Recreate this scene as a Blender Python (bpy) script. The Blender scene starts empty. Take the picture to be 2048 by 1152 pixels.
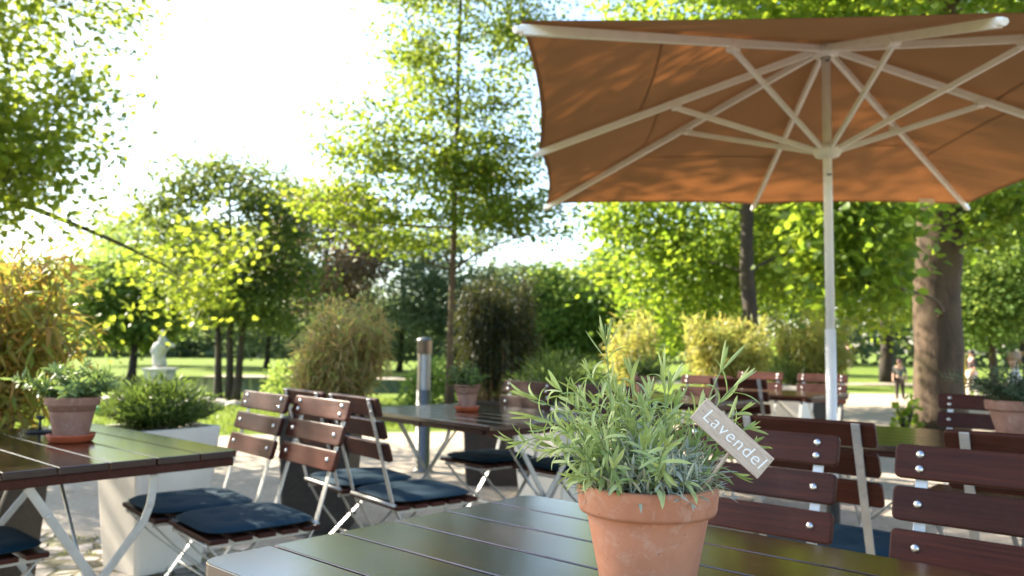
import bpy, bmesh, math, random
import numpy as np
from mathutils import Vector, Matrix, Euler

R = math.radians
scene = bpy.context.scene
col = scene.collection

# ------------------------------------------------------------------ camera, sky, sun, exposure
SUN_AZ, SUN_EL = R(-60), R(33)          # azimuth from +Y towards +X
cam_d = bpy.data.cameras.new("camera")
cam = bpy.data.objects.new("camera", cam_d); col.objects.link(cam)
cam_d.sensor_width = 36; cam_d.lens = 28; cam_d.clip_start = .02; cam_d.clip_end = 600
cam.location = (0, 0, 1.09)
cam.rotation_euler = (Matrix.Rotation(R(90 + 4.2), 3, 'X') @ Matrix.Rotation(R(0.7), 3, 'Z')).to_euler()
cam_d.dof.use_dof = True; cam_d.dof.focus_distance = 1.07; cam_d.dof.aperture_fstop = 5.6
cam_d.dof.aperture_blades = 7
scene.camera = cam

world = bpy.data.worlds.new("World"); scene.world = world; world.use_nodes = True
wn = world.node_tree.nodes; wl = world.node_tree.links
sky = wn.new("ShaderNodeTexSky"); sky.sky_type = 'NISHITA'; sky.sun_disc = False
sky.sun_elevation = SUN_EL; sky.sun_rotation = SUN_AZ
sky.air_density = 1.0; sky.dust_density = 1.0; sky.ozone_density = .8
wn["Background"].inputs[1].default_value = .100
wl.new(sky.outputs[0], wn["Background"].inputs[0])

sun_d = bpy.data.lights.new("sun", 'SUN'); sun_d.energy = 5.0; sun_d.angle = R(.5); sun_d.color = (1, .90, .74)
sun = bpy.data.objects.new("sun", sun_d); col.objects.link(sun)
sdir = Vector((math.sin(SUN_AZ) * math.cos(SUN_EL), math.cos(SUN_AZ) * math.cos(SUN_EL), math.sin(SUN_EL)))
sun.rotation_euler = sdir.to_track_quat('Z', 'Y').to_euler()

scene.view_settings.view_transform = 'Standard'; scene.view_settings.look = 'None'
scene.view_settings.exposure = 2.38; scene.view_settings.gamma = 1.0
cy = scene.cycles
cy.max_bounces = 7; cy.diffuse_bounces = 4; cy.glossy_bounces = 3; cy.transmission_bounces = 4
cy.transparent_max_bounces = 4; cy.caustics_reflective = False; cy.caustics_refractive = False
cy.sample_clamp_indirect = 6

# ------------------------------------------------------------------ materials
def node_mat(name):
    m = bpy.data.materials.new(name); m.use_nodes = True
    nt = m.node_tree; b = nt.nodes["Principled BSDF"]
    return m, nt, b
def N(nt, t, **k):
    n = nt.nodes.new(t)
    for a, v in k.items(): setattr(n, a, v)
    return n
def ramp(nt, fac, stops):
    r = N(nt, "ShaderNodeValToRGB")
    e = r.color_ramp.elements
    while len(e) < len(stops): e.new(.5)
    for i, (p, c) in enumerate(stops):
        e[i].position = p; e[i].color = (*c, 1)
    nt.links.new(fac, r.inputs[0]); return r.outputs[0]
def noise(nt, scale, detail=4, vec=None, mscale=None, rough=.55, dist=0., coord="Object", rnd=False):
    n = N(nt, "ShaderNodeTexNoise"); n.inputs["Scale"].default_value = scale
    n.inputs["Detail"].default_value = detail; n.inputs["Roughness"].default_value = rough
    n.inputs["Distortion"].default_value = dist
    if vec is None:
        tc = N(nt, "ShaderNodeTexCoord"); vec = tc.outputs[coord]
    if mscale:
        mp = N(nt, "ShaderNodeMapping"); mp.inputs["Scale"].default_value = mscale
        nt.links.new(vec, mp.inputs[0]); vec = mp.outputs[0]
    nt.links.new(vec, n.inputs["Vector"])
    if rnd:
        n.noise_dimensions = '4D'
        oi = N(nt, "ShaderNodeObjectInfo"); mu = N(nt, "ShaderNodeMath", operation='MULTIPLY'); mu.inputs[1].default_value = 50
        nt.links.new(oi.outputs["Random"], mu.inputs[0]); nt.links.new(mu.outputs[0], n.inputs["W"])
    return n.outputs["Fac"]
def mixc(nt, fac, a, b, mode='MIX'):
    m = N(nt, "ShaderNodeMix", data_type='RGBA', blend_type=mode)
    for sock, v in ((m.inputs[0], fac), (m.inputs[6], a), (m.inputs[7], b)):
        if isinstance(v, (float, int)): sock.default_value = v
        elif isinstance(v, tuple): sock.default_value = (*v, 1)
        else: nt.links.new(v, sock)
    return m.outputs[2]
def bump(nt, b, h, strength=.3, dist=.002):
    u = N(nt, "ShaderNodeBump"); u.inputs["Strength"].default_value = strength; u.inputs["Distance"].default_value = dist
    nt.links.new(h, u.inputs["Height"]); nt.links.new(u.outputs[0], b.inputs["Normal"])

def simple(name, c, rough=.5, metal=0., var=.25, scale=30, bmp=0., bd=.001):
    m, nt, b = node_mat(name)
    f = noise(nt, scale)
    o = ramp(nt, f, [(.3, tuple(x * (1 - var) for x in c)), (.7, tuple(min(1, x * (1 + var)) for x in c))])
    nt.links.new(o, b.inputs["Base Color"]); b.inputs["Roughness"].default_value = rough; b.inputs["Metallic"].default_value = metal
    if bmp: bump(nt, b, f, bmp, bd)
    return m

def wood(name, dark, light, rough=.3, coat=.4, along=(3, 60, 60), spec=.5, bmp=.2):
    m, nt, b = node_mat(name)
    g = noise(nt, 1.0, 6, mscale=along, rough=.65, dist=.4, rnd=True)
    o = ramp(nt, g, [(.3, dark), (.72, light)])
    rp = N(nt, "ShaderNodeNewGeometry").outputs["Random Per Island"]
    k = ramp(nt, rp, [(0, (.72, .72, .72)), (1, (1.25, 1.2, 1.2))])
    o = mixc(nt, 1.0, o, k, 'MULTIPLY')
    oi = N(nt, "ShaderNodeObjectInfo").outputs["Random"]
    o = mixc(nt, 1.0, o, ramp(nt, oi, [(0, (.78, .80, .82)), (1, (1.28, 1.22, 1.18))]), 'MULTIPLY')
    dust = ramp(nt, noise(nt, 6, 7, rough=.75, dist=.8, rnd=True), [(.50, (0, 0, 0)), (.78, (.03, .03, .03))])
    o = mixc(nt, dust, o, (.45, .38, .30))
    nt.links.new(o, b.inputs["Base Color"])
    s = noise(nt, 9, 5, rnd=True)
    rr = N(nt, "ShaderNodeMapRange"); rr.inputs[1].default_value = .3; rr.inputs[2].default_value = .75
    rr.inputs[3].default_value = rough * .72; rr.inputs[4].default_value = rough * 1.4
    b.inputs['Specular IOR Level'].default_value = spec
    sg = N(nt, 'ShaderNodeMath', operation='MULTIPLY_ADD'); nt.links.new(g, sg.inputs[0]); sg.inputs[1].default_value = .7
    nt.links.new(s, sg.inputs[2]); rr.inputs[1].default_value = .55; rr.inputs[2].default_value = 1.1
    nt.links.new(sg.outputs[0], rr.inputs[0]); nt.links.new(rr.outputs[0], b.inputs["Roughness"])
    b.inputs["Coat Weight"].default_value = coat; b.inputs["Coat Roughness"].default_value = rough * .8
    bump(nt, b, g, bmp, .0006)
    return m

def leafmat(name, c1, c2, t1, t2, trans=.45, rough=.45, spec=.35):
    m, nt, b = node_mat(name)
    rp = N(nt, "ShaderNodeNewGeometry").outputs["Random Per Island"]
    nt.links.new(ramp(nt, rp, [(.0, c1), (1., c2)]), b.inputs["Base Color"])
    b.inputs["Roughness"].default_value = rough; b.inputs["Specular IOR Level"].default_value = spec
    t = N(nt, "ShaderNodeBsdfTranslucent")
    nt.links.new(ramp(nt, rp, [(.0, t1), (1., t2)]), t.inputs[0])
    mx = N(nt, "ShaderNodeMixShader"); mx.inputs[0].default_value = trans
    nt.links.new(b.outputs[0], mx.inputs[1]); nt.links.new(t.outputs[0], mx.inputs[2])
    nt.links.new(mx.outputs[0], nt.nodes["Material Output"].inputs[0])
    return m

M = {}
M['table_wood'] = wood('dark table wood', (.007, .0035, .0025), (.052, .021, .012), .18, .6, along=(5, 260, 260), spec=.5, bmp=.4)
M['chair_wood'] = wood('mahogany slat wood', (.022, .0062, .0038), (.066, .0185, .0100), .40, .03, along=(4, 140, 140), spec=.14)
M['steel'] = simple('galvanised steel', (.50, .49, .47), .42, .75, .12, 25, .1)
M['bolt'] = simple('polished bolt steel', (.62, .61, .59), .30, 1.0, .05)
M['stainless'] = simple('brushed stainless steel', (.20, .19, .175), .34, .9, .08, 40)
M['navy'] = simple('navy cushion cloth', (.007, .030, .049), .8, 0, .2, 300, .35, .0006); M['navy'].node_tree.nodes['Principled BSDF'].inputs['Specular IOR Level'].default_value = .2
M['dark_metal'] = simple('dark metal', (.03, .03, .03), .5, .3)
M['white_alu'] = simple('white painted aluminium', (.76, .73, .69), .35, 0, .05, 12)
M['white_plastic'] = simple('matt white planter', (.84, .76, .65), .6, 0, .06, 6)
M['soil'] = simple('potting soil', (.035, .024, .016), .95, 0, .5, 120, .8, .004)
M['stem'] = simple('woody stem', (.16, .17, .07), .7, 0, .3, 60)
M['skin'] = simple('skin', (.55, .33, .24), .6, 0, .08)
M['stone_white'] = simple('white stone', (.46, .45, .42), .8, 0, .2, 8, .2, .004)
M['stone_pale'] = simple('pale edging stone', (.42, .36, .31), .85, 0, .3, 9, .4, .01)
M['yellow'] = simple('yellow paint', (.75, .45, .03), .5, 0, .08)
M['green_bag'] = simple('green plastic cloth', (.01, .28, .10), .5, 0, .2, 12)
M['saucer'] = simple('red plastic saucer', (.42, .085, .03), .5, 0, .1)

def terracotta(name, a, b_, c):
    m, nt, b = node_mat(name)
    f = noise(nt, 14, 6, rough=.6, rnd=True); g = noise(nt, 60, 5, rough=.7)
    o = ramp(nt, f, [(.28, a), (.55, b_), (.8, c)])
    chalk = ramp(nt, noise(nt, 26, 8, rough=.75, dist=1.2, rnd=True), [(.52, (0, 0, 0)), (.70, (1, 1, 1))])
    o = mixc(nt, mixc(nt, 1., chalk, (.42, .42, .42), 'MULTIPLY'), o, (.62, .50, .42))
    spot = ramp(nt, noise(nt, 150, 2, rnd=True), [(.28, (1, 1, 1)), (.33, (0, 0, 0))])
    o = mixc(nt, mixc(nt, 1., spot, (.45, .45, .45), 'MULTIPLY'), o, (.12, .05, .03))
    nt.links.new(o, b.inputs["Base Color"]); b.inputs["Roughness"].default_value = .78
    b.inputs["Specular IOR Level"].default_value = .25
    bump(nt, b, g, .25, .001); return m
M['terracotta'] = terracotta('terracotta', (.40, .165, .095), (.50, .225, .135), (.56, .29, .19))
M['terracotta_pale'] = terracotta('weathered terracotta', (.26, .13, .09), (.33, .175, .125), (.40, .24, .18))

def wicker():
    m, nt, b = node_mat('dark wicker')
    tc = N(nt, "ShaderNodeTexCoord"); br = N(nt, "ShaderNodeTexBrick")
    sp = N(nt, "ShaderNodeSeparateXYZ"); nt.links.new(tc.outputs["Object"], sp.inputs[0])
    ad = N(nt, "ShaderNodeMath", operation='ADD'); nt.links.new(sp.outputs[0], ad.inputs[0]); nt.links.new(sp.outputs[1], ad.inputs[1])
    cb = N(nt, "ShaderNodeCombineXYZ"); nt.links.new(ad.outputs[0], cb.inputs[0]); nt.links.new(sp.outputs[2], cb.inputs[1])
    nt.links.new(cb.outputs[0], br.inputs["Vector"])
    br.inputs["Scale"].default_value = 22; br.inputs["Mortar Size"].default_value = .03; br.inputs["Mortar Smooth"].default_value = .8
    br.inputs["Color1"].default_value = (.030, .022, .018, 1); br.inputs["Color2"].default_value = (.05, .038, .03, 1); br.inputs["Mortar"].default_value = (.006, .005, .004, 1)
    nt.links.new(br.outputs[0], b.inputs["Base Color"]); b.inputs["Roughness"].default_value = .5
    inv = N(nt, "ShaderNodeMath", operation='SUBTRACT'); inv.inputs[0].default_value = 1; nt.links.new(br.outputs[1], inv.inputs[1])
    bump(nt, b, inv.outputs[0], .9, .006); return m
M['wicker'] = wicker()

def bark(name, a, c, sc=6):
    m, nt, b = node_mat(name)
    f = noise(nt, sc, 8, mscale=(1, 1, .35), rough=.7, dist=.6)
    moss = ramp(nt, noise(nt, 2.2, 5), [(.5, (0, 0, 0)), (.7, (.6, .6, .6))])
    o = mixc(nt, moss, ramp(nt, f, [(.3, a), (.7, c)]), (.075, .058, .018))
    nt.links.new(o, b.inputs["Base Color"]); b.inputs["Roughness"].default_value = .9
    bump(nt, b, f, .9, .03); return m
M['bark'] = bark('grey brown bark', (.026, .015, .008), (.105, .066, .036))
M['bark_dark'] = bark('dark bark', (.014, .011, .008), (.045, .034, .025))

def canopy_mat():
    m, nt, b = node_mat('terracotta canopy cloth')
    f = noise(nt, 2.5, 3); w = noise(nt, 500, 2)
    nt.links.new(ramp(nt, f, [(.3, (.27, .155, .080)), (.7, (.30, .173, .092))]), b.inputs["Base Color"])
    b.inputs["Roughness"].default_value = .9; b.inputs["Specular IOR Level"].default_value = .1
    bump(nt, b, w, .2, .0006)
    t = N(nt, "ShaderNodeBsdfTranslucent"); t.inputs[0].default_value = (.26, .092, .026, 1)
    mx = N(nt, "ShaderNodeMixShader"); mx.inputs[0].default_value = .25
    nt.links.new(b.outputs[0], mx.inputs[1]); nt.links.new(t.outputs[0], mx.inputs[2])
    nt.links.new(mx.outputs[0], nt.nodes["Material Output"].inputs[0]); return m
M['canopy'] = canopy_mat()

def sign_wood():
    m, nt, b = node_mat('weathered sign wood')
    g = noise(nt, 1, 7, mscale=(40, 420, 420), rough=.7, dist=.5)
    o = ramp(nt, g, [(.25, (.30, .22, .165)), (.5, (.50, .395, .31)), (.75, (.62, .51, .42))])
    sp = ramp(nt, noise(nt, 330, 2), [(.25, (1, 1, 1)), (.30, (0, 0, 0))])
    o = mixc(nt, mixc(nt, 1., sp, (.7, .7, .7), 'MULTIPLY'), o, (.06, .04, .03))
    nt.links.new(o, b.inputs["Base Color"]); b.inputs["Roughness"].default_value = .8; bump(nt, b, g, .3, .0004); return m
M['sign_wood'] = sign_wood()
M['white_paint'] = simple('white paint', (.82, .82, .80), .6, 0, .04, 200)

# leaves: reflected colours, transmitted colours
M['leaf_maple'] = leafmat('maple leaves', (.06, .10, .014), (.11, .15, .02), (.27, .37, .03), (.50, .56, .05), .55)
M['leaf_lime'] = leafmat('linden leaves', (.05, .10, .015), (.10, .16, .022), (.22, .36, .025), (.46, .56, .045), .5)
M['leaf_slim'] = leafmat('young tree leaves', (.045, .09, .015), (.09, .14, .02), (.20, .31, .025), (.44, .50, .04), .5)
M['leaf_round'] = leafmat('dense tree leaves', (.035, .07, .025), (.065, .105, .035), (.14, .21, .04), (.28, .33, .05), .48)
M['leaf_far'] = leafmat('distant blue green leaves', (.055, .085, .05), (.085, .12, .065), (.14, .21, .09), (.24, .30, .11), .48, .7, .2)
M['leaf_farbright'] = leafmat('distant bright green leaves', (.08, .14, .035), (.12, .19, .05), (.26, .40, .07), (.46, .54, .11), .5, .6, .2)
M['leaf_red'] = leafmat('reddish leaves', (.13, .095, .065), (.18, .13, .09), (.30, .22, .12), (.36, .28, .14), .4, .6, .2)
M['bamboo_gold'] = leafmat('golden bamboo leaves', (.30, .165, .05), (.14, .20, .04), (.74, .43, .08), (.46, .58, .08), .5)
M['bamboo_brown'] = leafmat('brownish bamboo leaves', (.32, .18, .09), (.19, .24, .07), (.68, .44, .17), (.50, .60, .12), .45)
M['bamboo_dark'] = leafmat('dark green bamboo leaves', (.022, .034, .012), (.05, .055, .018), (.06, .07, .015), (.12, .12, .02), .4)
M['bamboo_yellow'] = leafmat('pale yellow bamboo leaves', (.24, .20, .05), (.16, .21, .05), (.60, .48, .11), (.46, .54, .11), .5)
M['culm'] = simple('bamboo culms', (.20, .13, .05), .6, 0, .3, 20)
M['lav_leaf'] = leafmat('lavender leaves', (.27, .35, .11), (.50, .56, .26), (.36, .50, .09), (.48, .60, .15), .28, .55, .3)
M['lav_silver'] = leafmat('silvery lavender leaves', (.40, .43, .32), (.60, .62, .50), (.20, .26, .14), (.28, .33, .20), .22, .65, .2)
M['lav_stem'] = simple('lavender stems', (.20, .27, .10), .6, 0, .2, 90)
M['herb_leaf'] = leafmat('sage leaves', (.12, .19, .06), (.22, .29, .12), (.24, .36, .07), (.36, .46, .11), .38)
M['rosemary_leaf'] = leafmat('rosemary leaves', (.04, .075, .035), (.075, .11, .055), (.06, .10, .03), (.1, .15, .05), .25)
M['bush_leaf'] = leafmat('lavender bush leaves', (.045, .085, .02), (.09, .14, .035), (.12, .20, .03), (.24, .32, .05), .4)
M['grass_blade'] = leafmat('grass blades', (.06, .12, .015), (.10, .15, .025), (.20, .30, .03), (.32, .38, .05), .4)

def ground_mat():
    m, nt, b = node_mat('lawn')
    f = noise(nt, .9, 6, rough=.65); g = noise(nt, 60, 3)
    o = ramp(nt, f, [(.3, (.11, .17, .025)), (.55, (.17, .24, .035)), (.75, (.24, .28, .06))])
    o = mixc(nt, .35, o, ramp(nt, g, [(.3, (.03, .06, .01)), (.7, (.22, .26, .07))]))
    nt.links.new(o, b.inputs["Base Color"]); b.inputs["Roughness"].default_value = .95
    b.inputs["Specular IOR Level"].default_value = .1
    bump(nt, b, g, .8, .05); return m
def gravel_mat():
    m, nt, b = node_mat('pale gravel')
    tc = N(nt, "ShaderNodeTexCoord")
    v = N(nt, "ShaderNodeTexVoronoi"); v.inputs["Scale"].default_value = 90; nt.links.new(tc.outputs["Object"], v.inputs["Vector"])
    f = noise(nt, 1.3, 6, rough=.6); h = noise(nt, 25, 5, rough=.7)
    o = ramp(nt, f, [(.3, (.27, .215, .155)), (.6, (.40, .33, .25)), (.8, (.48, .41, .32))])
    o = mixc(nt, .45, o, ramp(nt, h, [(.3, (.16, .12, .085)), (.7, (.48, .41, .33))]))
    litter = ramp(nt, noise(nt, 9, 5, rough=.75, dist=.5), [(.60, (0, 0, 0)), (.68, (.6, .6, .6))])
    o = mixc(nt, litter, o, (.11, .085, .04))
    nt.links.new(o, b.inputs["Base Color"]); b.inputs["Roughness"].default_value = .95
    bump(nt, b, v.outputs["Distance"], .6, .008); return m
def cobble_mat():
    m, nt, b = node_mat('mossy cobbles')
    tc = N(nt, "ShaderNodeTexCoord")
    v = N(nt, "ShaderNodeTexVoronoi"); v.inputs["Scale"].default_value = 8; v.inputs["Randomness"].default_value = .7
    ve = N(nt, "ShaderNodeTexVoronoi", feature='DISTANCE_TO_EDGE'); ve.inputs["Scale"].default_value = 8; ve.inputs["Randomness"].default_value = .7
    nt.links.new(tc.outputs["Object"], v.inputs["Vector"]); nt.links.new(tc.outputs["Object"], ve.inputs["Vector"])
    bw = N(nt, "ShaderNodeRGBToBW"); nt.links.new(v.outputs["Color"], bw.inputs[0])
    st = ramp(nt, bw.outputs[0], [(.2, (.20, .17, .15)), (.5, (.32, .28, .25)), (.8, (.44, .40, .36))])
    st = mixc(nt, .4, st, ramp(nt, noise(nt, 40, 5), [(.3, (.13, .11, .1)), (.7, (.5, .46, .42))]))
    jo = mixc(nt, noise(nt, 5, 4), (.06, .07, .015), (.13, .09, .05))
    ed = ramp(nt, ve.outputs["Distance"], [(.05, (0, 0, 0)), (.12, (1, 1, 1))])
    o = mixc(nt, ed, jo, st)
    moss = ramp(nt, noise(nt, 1.8, 6, rough=.7), [(.50, (0, 0, 0)), (.62, (.85, .85, .85))])
    o = mixc(nt, moss, o, (.10, .095, .03))
    nt.links.new(o, b.inputs["Base Color"]); b.inputs["Roughness"].default_value = .9
    bump(nt, b, ed, .8, .02); return m
def water_mat():
    m, nt, b = node_mat('pond water')
    b.inputs["Base Color"].default_value = (.015, .03, .025, 1); b.inputs["Roughness"].default_value = .06
    bump(nt, b, noise(nt, 3, 3), .15, .02); return m
M['lawn'] = ground_mat(); M['gravel'] = gravel_mat(); M['cobble'] = cobble_mat(); M['water'] = water_mat()

# ------------------------------------------------------------------ mesh helpers
class MB:
    def __init__(s): s.v = []; s.f = []
    def add(s, vs, fs):
        o = len(s.v); s.v += [tuple(p) for p in vs]; s.f += [tuple(i + o for i in f) for f in fs]
    def box(s, c, d, rot=None):
        vs = []
        for x in (-.5, .5):
            for y in (-.5, .5):
                for z in (-.5, .5):
                    p = Vector((x * d[0], y * d[1], z * d[2]))
                    if rot is not None: p = rot @ p
                    vs.append(p + Vector(c))
        s.add(vs, [(0, 1, 3, 2), (4, 6, 7, 5), (0, 4, 5, 1), (2, 3, 7, 6), (0, 2, 6, 4), (1, 5, 7, 3)])
    def bar(s, a, b, w, t, up=(0, 0, 1)):
        a, b = Vector(a), Vector(b); d = (b - a); L = d.length; d.normalize()
        u = Vector(up); x = d.cross(u)
        if x.length < 1e-4: x = d.cross(Vector((1, 0, 0)))
        x.normalize(); y = x.cross(d)
        s.box((a + b) / 2, (w, t, L), Matrix((x, y, d)).transposed())
    def ribbon(s, pts, wdir, w, t):
        "flat bar bent along pts; w along wdir"
        pts = [Vector(p) for p in pts]; wd = Vector(wdir).normalized(); vs = []
        for i, p in enumerate(pts):
            d = (pts[min(i + 1, len(pts) - 1)] - pts[max(i - 1, 0)]).normalized()
            n = d.cross(wd).normalized()
            for a, b in ((-1, -1), (1, -1), (1, 1), (-1, 1)): vs.append(p + wd * (a * w / 2) + n * (b * t / 2))
        fs = [(3, 2, 1, 0)]; n = len(pts)
        for i in range(n - 1):
            for k in range(4):
                k2 = (k + 1) % 4; fs.append((i * 4 + k, i * 4 + k2, i * 4 + 4 + k2, i * 4 + 4 + k))
        fs.append(tuple((n - 1) * 4 + k for k in range(4))); s.add(vs, fs)
    def tube(s, pts, r, seg=8, cap=True):
        pts = [Vector(p) for p in pts]; n = len(pts)
        rs = r if isinstance(r, (list, tuple)) else [r] * n
        vs = []; ref = None
        for i, p in enumerate(pts):
            d = (pts[min(i + 1, n - 1)] - pts[max(i - 1, 0)]).normalized()
            if ref is None:
                ref = d.orthogonal().normalized()
            ref = (ref - d * ref.dot(d))
            if ref.length < 1e-6: ref = d.orthogonal()
            ref.normalize(); q = d.cross(ref)
            for k in range(seg):
                a = 2 * math.pi * k / seg; vs.append(p + (ref * math.cos(a) + q * math.sin(a)) * rs[i])
        fs = []
        for i in range(n - 1):
            for k in range(seg):
                k2 = (k + 1) % seg; fs.append((i * seg + k, i * seg + k2, (i + 1) * seg + k2, (i + 1) * seg + k))
        if cap: fs += [tuple(reversed(range(seg))), tuple((n - 1) * seg + k for k in range(seg))]
        s.add(vs, fs)
    def lathe(s, prof, seg=48, c=(0, 0, 0), wob=0., seed=1):
        rnd = random.Random(seed); vs = []; cx, cyy, cz = c
        ph = rnd.random() * 6
        for r, z in prof:
            for k in range(seg):
                a = 2 * math.pi * k / seg; rr = r * (1 + wob * math.sin(2 * a + ph))
                vs.append((cx + rr * math.cos(a), cyy + rr * math.sin(a), cz + z))
        fs = []
        for i in range(len(prof) - 1):
            for k in range(seg):
                k2 = (k + 1) % seg; fs.append((i * seg + k, i * seg + k2, (i + 1) * seg + k2, (i + 1) * seg + k))
        s.add(vs, fs)
    def rslab(s, c, w, d, h, r, seg=5):
        "slab w x d x h with rounded vertical corners, base centre c"
        pts = []
        for sx, sy, a0 in ((1, 1, 0), (-1, 1, 90), (-1, -1, 180), (1, -1, 270)):
            for k in range(seg + 1):
                a = R(a0 + 90 * k / seg); pts.append((c[0] + sx * (w / 2 - r) + r * math.cos(a), c[1] + sy * (d / 2 - r) + r * math.sin(a)))
        n = len(pts); vs = [(x, y, c[2]) for x, y in pts] + [(x, y, c[2] + h) for x, y in pts]
        s.add(vs, [tuple(reversed(range(n))), tuple(range(n, 2 * n))] + [(k, (k + 1) % n, n + (k + 1) % n, n + k) for k in range(n)])
    def build(s, name, m, parent=None, smooth=False, bev=0., loc=None):
        me = bpy.data.meshes.new(name); me.from_pydata(s.v, [], s.f); me.validate(); me.update()
        o = bpy.data.objects.new(name, me); col.objects.link(o)
        me.materials.append(m)
        if smooth:
            me.polygons.foreach_set('use_smooth', [True] * len(me.polygons))
        if parent: o.parent = parent
        if loc is not None: o.location = loc
        if bev:
            b = o.modifiers.new('bevel', 'BEVEL'); b.width = bev; b.segments = 2; b.limit_method = 'ANGLE'; b.angle_limit = R(40)
        return o
def npmesh(name, V, F, m, parent=None, smooth=False):
    "V (n,3), F (k,3) or (k,4) arrays"
    me = bpy.data.meshes.new(name); k, c = F.shape
    me.vertices.add(len(V)); me.vertices.foreach_set('co', np.ascontiguousarray(V, dtype=np.float32).ravel())
    me.loops.add(k * c); me.loops.foreach_set('vertex_index', np.ascontiguousarray(F, dtype=np.int32).ravel())
    me.polygons.add(k); me.polygons.foreach_set('loop_start', np.arange(0, k * c, c, dtype=np.int32))
    if smooth: me.polygons.foreach_set('use_smooth', np.ones(k, dtype=bool))
    me.update(calc_edges=True); me.materials.append(m)
    o = bpy.data.objects.new(name, me); col.objects.link(o)
    if parent: o.parent = parent
    return o
def tag(o, label=None, cat=None, group=None, kind=None):
    if label: o['label'] = label
    if cat: o['category'] = cat
    if group: o['group'] = group
    if kind: o['kind'] = kind
    return o
def thing(name, label, cat, loc=(0, 0, 0), rz=0., group=None):
    o = bpy.data.objects.new(name, None); col.objects.link(o); o.empty_display_size = .1
    o.location = loc; o.rotation_euler = (0, 0, rz); return tag(o, label, cat, group)
def copy_tree(o, parent=None):
    c = o.copy(); col.objects.link(c)
    if parent: c.parent = parent
    for ch in list(o.children): copy_tree(ch, c)
    return c

# ------------------------------------------------------------------ leaves in bulk
def basis(dirs, ups):
    d = dirs / np.linalg.norm(dirs, axis=1, keepdims=True)
    x = np.cross(d, ups); x /= np.linalg.norm(x, axis=1, keepdims=True) + 1e-9
    n = np.cross(x, d); return d, x, n
OVAL = (np.array([(0, 0, 0), (-.5, .40, .10), (.5, .40, .10), (-.36, .75, .05), (.36, .75, .05), (0, 1, -.08), (0, .55, -.04)]),
        np.array([(0, 6, 1), (1, 6, 3), (3, 6, 5), (0, 2, 6), (2, 4, 6), (4, 5, 6)]))
DIAM = (np.array([(0, 0, 0), (-.5, .5, .08), (.5, .5, .08), (0, 1, -.06)]), np.array([(0, 3, 1), (0, 2, 3)]))
MAPLE = (np.array([(0, 0, 0), (-.30, .18, .02), (-.62, .30, -.05), (-.25, .42, .03), (-.42, .78, -.06), (-.12, .62, .02), (0, 1, -.1),
                   (.12, .62, .02), (.42, .78, -.06), (.25, .42, .03), (.62, .30, -.05), (.30, .18, .02), (0, .4, 0)]),
         np.array([(12, i + 1, i) for i in range(11)] + [(12, 0, 11)]))
LANCE = (np.array([(0, 0, 0), (-.5, .3, .1), (.5, .3, .1), (-.3, .7, .0), (.3, .7, .0), (0, 1, -.12)]),
         np.array([(0, 2, 1), (1, 2, 3), (2, 4, 3), (3, 4, 5)]))
def leaves(rng, pos, dirs, length, width, shape, tilt=.9, jl=.3):
    n = len(pos)
    ups = np.array([0, 0, 1.]) + rng.normal(0, tilt, (n, 3))
    d, x, nn = basis(dirs, ups)
    L = length * (1 + jl * rng.uniform(-1, 1, n)); W = width * (1 + jl * rng.uniform(-1, 1, n))
    T, Fc = shape; k = len(T)
    V = pos[:, None, :] + x[:, None, :] * (T[None, :, 0, None] * W[:, None, None]) + d[:, None, :] * (T[None, :, 1, None] * L[:, None, None]) + nn[:, None, :] * (T[None, :, 2, None] * L[:, None, None])
    F = Fc[None] + (np.arange(n) * k)[:, None, None]
    return V.reshape(-1, 3), F.reshape(-1, Fc.shape[1])

def curve_pts(a, b, bend, n=6, rnd=random):
    a, b = Vector(a), Vector(b); L = (b - a).length; pts = []
    off = Vector((rnd.uniform(-1, 1), rnd.uniform(-1, 1), rnd.uniform(-.3, 1))) * bend * L
    for i in range(n):
        t = i / (n - 1); pts.append(a.lerp(b, t) + off * (4 * t * (1 - t)))
    return pts

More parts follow.
